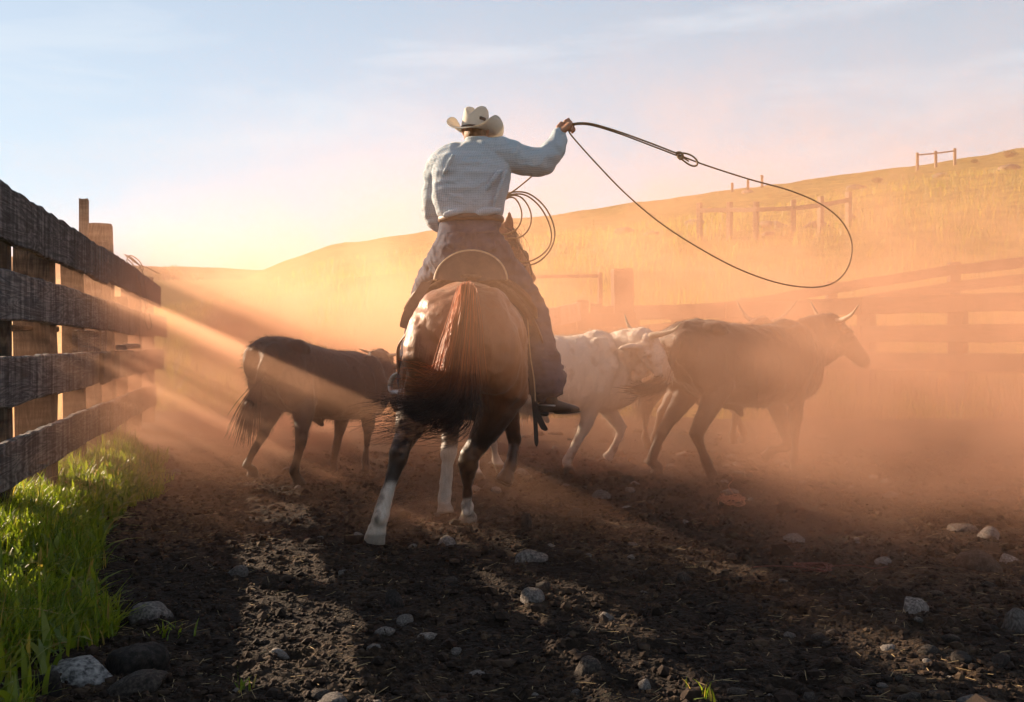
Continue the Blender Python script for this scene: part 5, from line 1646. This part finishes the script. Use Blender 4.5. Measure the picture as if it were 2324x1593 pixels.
def blades(name, base, h, w, lean, seed, mat, m=4, curl=.55):
    """grass blades as curved tapering ribbons"""
    g = np.random.default_rng(seed); n = len(base)
    az = g.uniform(0, 2 * math.pi, n)
    d = np.stack([np.cos(az), np.sin(az), np.zeros(n)], 1)
    sd = np.stack([-np.sin(az + g.normal(size=n) * .8), np.cos(az + g.normal(size=n) * .8), np.zeros(n)], 1)
    t = np.linspace(0, 1, m)
    ln = lean * np.abs(g.normal(size=n)) * h
    rows = []
    for k, tk in enumerate(t):
        c = base + d * (ln * tk ** 1.8)[:, None] + np.stack([np.zeros(n), np.zeros(n), h * (tk - curl * .5 * (ln / np.maximum(h, 1e-6)) * tk ** 2.4)], 1)
        ww = w * (1 - tk ** 1.6) * (.75 + .5 * tk) + .0004
        rows.append(c - sd * ww[:, None]); rows.append(c + sd * ww[:, None])
    V = np.stack(rows, 1).reshape(-1, 3)
    b0 = np.arange(n) * (2 * m)
    Fq = np.concatenate([np.stack([b0 + 2 * k, b0 + 2 * k + 1, b0 + 2 * k + 3, b0 + 2 * k + 2], 1) for k in range(m - 1)])
    return mesh_obj(name, mesh_np(name, V, Fq, True), mat)
M_GRASS = grass_mat('lush_grass', (0.050, 0.092, 0.006), (0.190, 0.220, 0.018))
M_WEED = grass_mat('weed_leaf', (0.060, 0.100, 0.010), (0.170, 0.195, 0.022), trans=.5)
g = np.random.default_rng(21)
n = 30000
y = 2.6 + 7.8 * g.random(n) ** 1.25
w_lim = .60 + .22 * sstep(6, 3.5, y) + .16 * fbm(y * 1.5, y * 0 + 2, octaves=3, seed=71)
w_lim = np.where(y > 8.0, w_lim * sstep(10.6, 8.6, y) , w_lim)
u = g.random(n)
x = fence_x(y) - .35 + (w_lim + .35) * u ** .85
dens = fbm(x * 2.6, y * 2.6, octaves=3, seed=72)
k = dens > -.38
x, y, u = x[k], y[k], u[k]; n = len(x)
h = (.085 + .12 * g.random(n) + .07 * np.clip(fbm(x * 1.8, y * 1.8, octaves=2, seed=73), -.6, 1)) * (1.12 - .45 * u)
h = np.maximum(h, .04) * np.where(g.random(n) < .08, 1.5, 1.0)
base = np.stack([x, y, soil_height(x, y) - .01], 1)
gr = blades('grass', base, h, .0024 + .0045 * g.random(n) ** 2, .75, 31, M_GRASS)
tag(gr, 'lush green grass along the foot of the plank fence', 'grass', kind='stuff')
# broad weed leaves among it and sprigs on the dirt
n = 2600
y = 2.7 + 6.6 * g.random(n) ** 1.2; x = fence_x(y) - .05 + (.62 + .2 * sstep(6, 3.5, y)) * g.random(n) ** .8
cx = np.repeat(np.array([(.5), ]), 1)
base = np.stack([x, y, soil_height(x, y) + .03 * g.random(n)], 1)
wd = blades('weeds', base, .07 + .10 * g.random(n), .010 + .008 * g.random(n), .9, 33, M_WEED, m=5, curl=.8)
tag(wd, 'broad leaved weeds growing among the grass by the fence', 'weeds', kind='stuff')
for j, (a, b_, lab) in enumerate([(372, 1432, 'small green sprig beside the sharp grey stone'), (550, 1566, 'tiny green sprig near the bottom edge left of centre'), (1600, 1560, 'tiny green sprig near the bottom edge right of centre')]):
    sx, sy = ground_at(a, b_)
    nn = 26 if j == 0 else 12
    base = np.stack([sx + g.normal(size=nn) * .03, sy + g.normal(size=nn) * .03, np.full(nn, float(corral_h(np.array([sx]), np.array([sy]))[0]))], 1)
    sp = blades('sprig', base, .03 + .05 * g.random(nn), np.full(nn, .004), .8, 50 + j, M_GRASS)
    tag(sp, lab, 'sprig', 'green sprigs sprouting in the dirt')
# tall pasture grass beyond the right fence and up the hillside
M_HAY = grass_mat('pasture_blades', (0.11, 0.125, 0.020), (0.28, 0.215, 0.055), trans=.5)
def hill_blades(name, n, yr, xk, hh, ww, seed, label, pw=1.6):
    g = np.random.default_rng(seed)
    y = yr[0] + (yr[1] - yr[0]) * g.random(n) ** pw
    x = g.uniform(xk[0], xk[1], n) * y
    z = pasture_height(x, y)
    inside = (x > fence_x(y) - .3) & (y + .10 * x < 15.2)
    k = (~inside) & (fbm(x * .5, y * .5, octaves=2, seed=seed) > -.5); x, y, z = x[k], y[k], z[k]; n = len(x)
    s = .6 + y / 30.0
    o = blades(name, np.stack([x, y, z - .03], 1), hh * (.5 + g.random(n)) * np.minimum(s, 1.6), ww * s * (.6 + .8 * g.random(n)), .5, seed + 1, M_HAY, m=3)
    tag(o, label, 'grass', kind='stuff')
hill_blades('pasture_grass', 70000, (14.0, 75.0), (-.56, .66), .30, .006, 91, 'sunlit dry grass covering the hillside pasture', pw=2.0)
# leafy weeds under the lowest plank of the right fence
g = np.random.default_rng(41); n = 5200
t = g.random(n) * 1.0 - .1; off = g.normal(size=n) * .25 + .55
bx = RA.x + (RB.x - RA.x) * t + rn.x * off; by = RA.y + (RB.y - RA.y) * t + rn.y * off
M_VERGE = grass_mat('verge_blades', (0.07, 0.10, 0.014), (0.17, 0.17, 0.03), trans=.6)
vg = blades('verge_weeds', np.stack([bx, by, np.maximum(0, pasture_height(bx, by))], 1), .25 + .45 * g.random(n), .008 + .012 * g.random(n), .45, 42, M_VERGE, m=4)
tag(vg, 'tall yellow green weeds along the foot of the right fence', 'weeds', kind='stuff')

# ------------------------------------------------------------------ things on the fence and the ground
M_TWINE = noisy_mat('orange_twine', (0.34, 0.13, 0.075), (0.48, 0.22, 0.13), scale=40, rough=.7, bump=.2)
def tangle(name, c, r, n, thick, mat, label, cat, flat=.35, seed=1, tail=None):
    g = np.random.default_rng(seed); root = empty(name, c); tag(root, label, cat)
    for j in range(n):
        k = 9; a0 = g.uniform(0, 6.28)
        pts = [Vector((r * g.uniform(.4, 1) * math.cos(a0 + i * g.uniform(.7, 1.1)), r * g.uniform(.4, 1) * math.sin(a0 + i * .9), r * flat * g.uniform(.1, 1.5))) for i in range(k)]
        sh = Shape(); sh.tube(smooth_path(pts, 6), thick, n=5)
        mesh_obj('strand', sh.mesh('strand'), mat, root)
    for t_ in (tail or []):
        sh = Shape(); sh.tube(smooth_path([Vector(p) for p in t_], 6), thick, n=5)
        mesh_obj('strand', sh.mesh('strand'), mat, root)
    return root
x, y = ground_at(1662, 1152)
tangle('baling_twine', (x, y, .02), .105, 9, .0026, M_TWINE, 'tangled ball of orange baling twine on the sunlit dirt', 'twine', seed=3, flat=.45, tail=[[(.02, 0, .06), (-.02, .02, .12), (.01, .0, .17), (-.01, 0, .2)]])
x, y = ground_at(1850, 1300)
M_TWINE2 = noisy_mat('dirty_shaded_twine', (0.08, 0.028, 0.02), (0.15, 0.055, 0.04), scale=40, rough=.8, bump=.2)  # dirty twine, its colour darkened further for the shade it lies in
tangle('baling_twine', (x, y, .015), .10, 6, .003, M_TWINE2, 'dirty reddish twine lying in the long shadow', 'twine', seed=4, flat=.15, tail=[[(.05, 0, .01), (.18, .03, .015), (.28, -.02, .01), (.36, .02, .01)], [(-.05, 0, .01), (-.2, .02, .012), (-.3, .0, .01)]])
# wire hung over the top plank
M_WIRE = noisy_mat('old_wire', (0.03, 0.026, 0.024), (0.08, 0.07, 0.06), scale=60, rough=.6, bump=.2)
wr = empty('wire_bundle', P(315, 600, 11.6)); tag(wr, 'loops of old wire hung over the top plank of the fence', 'wire')
WO = wr.location.copy()
def wire(pts, r=.006):
    sh = Shape(); sh.tube(smooth_path([P(*p) - WO for p in pts], 6), r, n=6); mesh_obj('wire', sh.mesh('wire'), M_WIRE, wr)
wire([(283, 578, 11.2), (300, 586, 11.3), (318, 606, 11.4), (300, 612, 11.3), (288, 592, 11.2), (296, 580, 11.2), (316, 592, 11.4), (326, 612, 11.5)])
wire([(286, 582, 11.1), (306, 592, 11.3), (322, 612, 11.4), (328, 640, 11.45), (332, 680, 11.5), (328, 720, 11.4), (336, 748, 11.4), (344, 738, 11.4), (338, 712, 11.4)], .005)
wire([(292, 584, 11.2), (314, 600, 11.4), (340, 610, 11.5), (362, 622, 11.6)])
wire([(300, 590, 11.2), (312, 640, 11.2), (320, 690, 11.2), (314, 720, 11.2), (318, 780, 11.2), (326, 830, 11.2), (344, 868, 11.2)], .003)
wire([(290, 588, 11.1), (305, 606, 11.2), (316, 640, 11.2), (324, 668, 11.2), (332, 700, 11.25)], .005)
wire([(310, 680, 11.1), (322, 694, 11.1), (312, 700, 11.1), (326, 712, 11.1)], .004)

# ------------------------------------------------------------------ on the hillside
M_SLOPE_WOOD = wood_mat('hazed_rail', (0.10, 0.075, 0.05), (0.17, 0.13, 0.085), (0.26, 0.20, 0.14))  # paler orange-brown wood: the dust haze is painted into its colour
M_SLOPE_ROCK = stone_material('lichened_rock', (0.06, 0.05, 0.035), (0.20, 0.17, 0.13), (0.12, 0.10, 0.07))
def hz(x, y): return float(pasture_height(np.array([x]), np.array([y]))[0])
mid = [(P(px, 0, d).x, d) for px, d in ((1588, 46), (1655, 45), (1715, 44.0), (1800, 43.2), (1862, 43.6), (1925, 44.5))]
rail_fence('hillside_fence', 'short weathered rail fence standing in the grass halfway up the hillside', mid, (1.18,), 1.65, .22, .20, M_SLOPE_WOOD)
top = [(P(px, 0, d).x, d) for px, d in ((2081, 98), (2123, 98), (2166, 98))]
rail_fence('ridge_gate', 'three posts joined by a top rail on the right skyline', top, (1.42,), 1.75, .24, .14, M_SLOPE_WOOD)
for k, (px, d, h) in enumerate([(1661, 128, 1.15), (1697, 127, 1.35), (1729, 126, 1.6)]):
    x = P(px, 0, d).x
    e = empty('ridge_post', (x, d, hz(x, d))); tag(e, ('leftmost and shortest of three bare posts on the ridge', 'middle one of three bare posts on the ridge', 'rightmost and tallest of three bare posts on the ridge')[k], 'post')
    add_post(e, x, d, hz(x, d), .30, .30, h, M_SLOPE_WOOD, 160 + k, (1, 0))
for k, (px, py, d, s, lab) in enumerate([(1760, 500, 50, 1.5, 'large pale boulder behind the hillside fence'), (1745, 520, 45, .7, 'pale rock at the foot of the hillside fence'), (1915, 500, 52, .9, 'pale rock at the right end of the hillside fence'), (1850, 505, 49, 1.3, 'tall brown boulder rising behind the hillside fence'),
                             (1580, 530, 60, 1.5, 'wide boulder on the slope left of the hillside fence'), (1950, 440, 78, 1.7, 'pale slab of rock high on the slope above the lasso'), (2130, 420, 74, 1.6, 'long pale outcrop below the ridge gate'), (1480, 560, 55, 1.0, 'low rock on the left part of the slope'),
                             (2290, 405, 80, 2.0, 'broad outcrop near the top right of the hillside'), (1700, 460, 115, 1.5, 'rounded rock just below the bare ridge posts'), (1420, 545, 60, 1.2, 'dusty rock on the slope right of the rider\'s coils'), (2010, 450, 80, 1.2, 'brown rock between the slab and the long outcrop')]):
    x = P(px, 0, d).x
    o = mesh_obj('boulder', BIG[k % 3].copy(), M_SLOPE_ROCK); s *= .62; o.location = (x, d, hz(x, d) - s * .12); o.scale = (s, s * .8, s * .75); o.rotation_euler = (0, .15, k * 1.3)
    tag(o, lab, 'boulder')
# dark shrubs along the skyline on the right, far trees on the plain
def shrub(name, loc, r, hgt, seed, label, mat, n=420, cat='shrub', group=None, trunk=True):
    root = empty(name, loc); tag(root, label, cat, group)
    g = np.random.default_rng(seed)
    d = g.normal(size=(n, 3)); d /= np.linalg.norm(d, axis=1, keepdims=True)
    rr = g.random(n) ** .45
    lump = 1 + .35 * fbm(d[:, 0] * 2 + seed, d[:, 1] * 2, d[:, 2] * 2, octaves=2, seed=seed)
    c = d * (rr * lump)[:, None] * np.array([r, r, hgt / 2]) + np.array([0, 0, hgt * .58])
    a = g.normal(size=(n, 3)); a /= np.linalg.norm(a, axis=1, keepdims=True); b = np.cross(a, g.normal(size=(n, 3))); b /= np.linalg.norm(b, axis=1, keepdims=True)
    s = (r * .13 * g.uniform(.5, 1.3, n))[:, None]
    V = np.stack([c - a * s, c - b * s * .6, c + a * s, c + b * s * .6], 1).reshape(-1, 3)
    mesh_obj('crown', mesh_np('crown', V, np.arange(n * 4).reshape(-1, 4), False), mat, root)
    sh = Shape()
    for q in range(3): sh.tube([(0, 0, -.1), (g.normal() * r * .15, g.normal() * r * .15, hgt * .3), (g.normal() * r * .4, g.normal() * r * .4, hgt * .65)], [r * .07, r * .05, r * .02], n=6)
    mesh_obj('trunk', sh.mesh('trunk'), M_POST, root)
M_LEAF = grass_mat('shrub_leaf', (0.03, 0.04, 0.014), (0.07, 0.08, 0.03), trans=.35)
for k, (px, d, s, lab) in enumerate([(2290, 104, .7, 'dry shrub on the skyline near the right edge'), (2210, 104, .4, 'small dry shrub on the skyline right of the ridge gate'), (1990, 84, .45, 'low shrub on the upper slope left of the ridge gate')]):
    x = P(px, 0, d).x; shrub('shrub', (x, d, hz(x, d)), s, s * 1.2, 400 + k, lab, M_LEAF)
g = np.random.default_rng(9)
nth = ['first', 'second', 'third', 'fourth', 'fifth', 'sixth', 'seventh', 'eighth', 'ninth', 'tenth', 'eleventh', 'last']
for k in range(12):
    d = g.uniform(900, 1300); px = 335 + 130 * (k + g.random() * .6) / 12
    x = P(px, 0, d).x; s = g.uniform(3, 6.5)
    shrub('far_tree', (x, d, hz(x, d)), s, s * g.uniform(1.6, 2.6), 430 + k, 'tiny far tree on the left horizon, %s from the fence' % nth[k], M_LEAF, n=90, cat='tree', group='far trees on the left horizon')
# bits of straw and dry stalks trodden into the dirt
n = 2600
y = 3.0 + 7 * g.random(n) ** 1.4; x = g.uniform(-.5, .54, n) * y; k = x > fence_x(y) + .5; x, y = x[k], y[k]; n = len(x)
a = g.uniform(0, 6.28, n); ln = g.uniform(.008, .035, n); z = corral_h(x, y) + .004
dx, dy = np.cos(a) * ln, np.sin(a) * ln; wx, wy = -np.sin(a) * .0012, np.cos(a) * .0012; up = g.uniform(0, .4, n) * ln
V = np.stack([np.stack([x - dx - wx, y - dy - wy, z], 1), np.stack([x + dx - wx, y + dy - wy, z + up], 1), np.stack([x + dx + wx, y + dy + wy, z + up + .001], 1), np.stack([x - dx + wx, y - dy + wy, z + .001], 1)], 1).reshape(-1, 3)
M_STRAWBIT = noisy_mat('straw_bits', (0.12, 0.085, 0.04), (0.30, 0.22, 0.11), scale=3, rough=.8, bump=0)
so_ = mesh_obj('straw_litter', mesh_np('straw_litter', V, np.arange(n * 4).reshape(-1, 4), False), M_STRAWBIT)
tag(so_, 'bits of straw trodden into the corral dirt', 'straw', kind='stuff')
# ------------------------------------------------------------------ the dust the animals kick up
def dust_material():
    m = bpy.data.materials.new('airborne_dust')
    m.use_nodes = True
    nt = m.node_tree; L = nt.links
    nt.nodes.clear()
    out = nt.nodes.new('ShaderNodeOutputMaterial')
    pv = nt.nodes.new('ShaderNodeVolumePrincipled')
    pv.inputs['Color'].default_value = (0.96, 0.57, 0.375, 1)
    pv.inputs['Anisotropy'].default_value = 0.35
    g = nt.nodes.new('ShaderNodeNewGeometry')
    total = None
    for (c, r, d) in DUST:
        s = N(nt, 'ShaderNodeVectorMath', operation='SUBTRACT'); L.new(g.outputs['Position'], s.inputs[0]); s.inputs[1].default_value = c
        q = N(nt, 'ShaderNodeVectorMath', operation='DIVIDE'); L.new(s.outputs['Vector'], q.inputs[0]); q.inputs[1].default_value = r
        dt = N(nt, 'ShaderNodeVectorMath', operation='DOT_PRODUCT'); L.new(q.outputs['Vector'], dt.inputs[0]); L.new(q.outputs['Vector'], dt.inputs[1])
        e = N(nt, 'ShaderNodeMath', operation='POWER'); e.inputs[0].default_value = math.exp(-1.0); L.new(dt.outputs['Value'], e.inputs[1])
        k = N(nt, 'ShaderNodeMath', operation='MULTIPLY_ADD'); L.new(e.outputs[0], k.inputs[0]); k.inputs[1].default_value = d
        if total is None: k.inputs[2].default_value = -0.0012
        else: L.new(total, k.inputs[2])
        total = k.outputs[0]
    cl = N(nt, 'ShaderNodeMath', operation='MAXIMUM'); L.new(total, cl.inputs[0]); cl.inputs[1].default_value = 0.0
    mp = N(nt, 'ShaderNodeMapping'); mp.inputs['Scale'].default_value = (1, 0.7, 1.2)
    L.new(g.outputs['Position'], mp.inputs['Vector'])
    no = N(nt, 'ShaderNodeTexNoise', Scale=0.95, Detail=2.0, Roughness=0.55)
    L.new(mp.outputs['Vector'], no.inputs['Vector'])
    mr = N(nt, 'ShaderNodeMapRange'); mr.inputs['From Min'].default_value = 0.34; mr.inputs['From Max'].default_value = 0.68
    mr.inputs['To Min'].default_value = 0.05; mr.inputs['To Max'].default_value = 2.1
    L.new(no.outputs['Fac'], mr.inputs['Value'])
    mu = N(nt, 'ShaderNodeMath', operation='MULTIPLY'); L.new(cl.outputs[0], mu.inputs[0]); L.new(mr.outputs['Result'], mu.inputs[1])
    L.new(mu.outputs[0], pv.inputs['Density'])
    L.new(pv.outputs['Volume'], out.inputs['Volume'])
    return m
# billows: centre, radii, density per metre
DUST = [((-1.9, 15.0, 1.1), (2.3, 4.0, 1.45), 0.22),
        ((-3.3, 11.0, 0.85), (1.5, 2.4, 0.85), 0.85),
        ((3.1, 7.9, 0.85), (2.2, 2.3, 0.80), 0.38),
        ((4.2, 6.4, 0.25), (2.6, 1.7, 0.45), 0.27),
        ((6.0, 14.5, 1.6), (5.5, 5.5, 2.4), 0.100),
        ((0.3, 5.0, 1.35), (1.3, 1.2, 0.5), 0.055),
        ((0.6, 14.5, 2.6), (2.6, 4.0, 1.7), 0.030),
        ((-1.5, 7.2, 0.75), (1.2, 1.5, 0.7), 0.13),
        ((-1.9, 8.1, 0.10), (0.7, 0.5, 0.30), 0.35),
        ((1.4, 8.4, 0.10), (0.9, 0.5, 0.30), 0.50),
        ((-0.25, 6.3, 0.05), (0.5, 0.5, 0.22), 0.30)]
sh = Shape()
sh.box((-11, 2.2, -0.3), (17, 24, 9.0))
dust = mesh_obj('dust_cloud', sh.mesh('dust_cloud', smooth=False), dust_material())
tag(dust, 'orange dust hanging in the air, kicked up by the animals', kind='stuff')
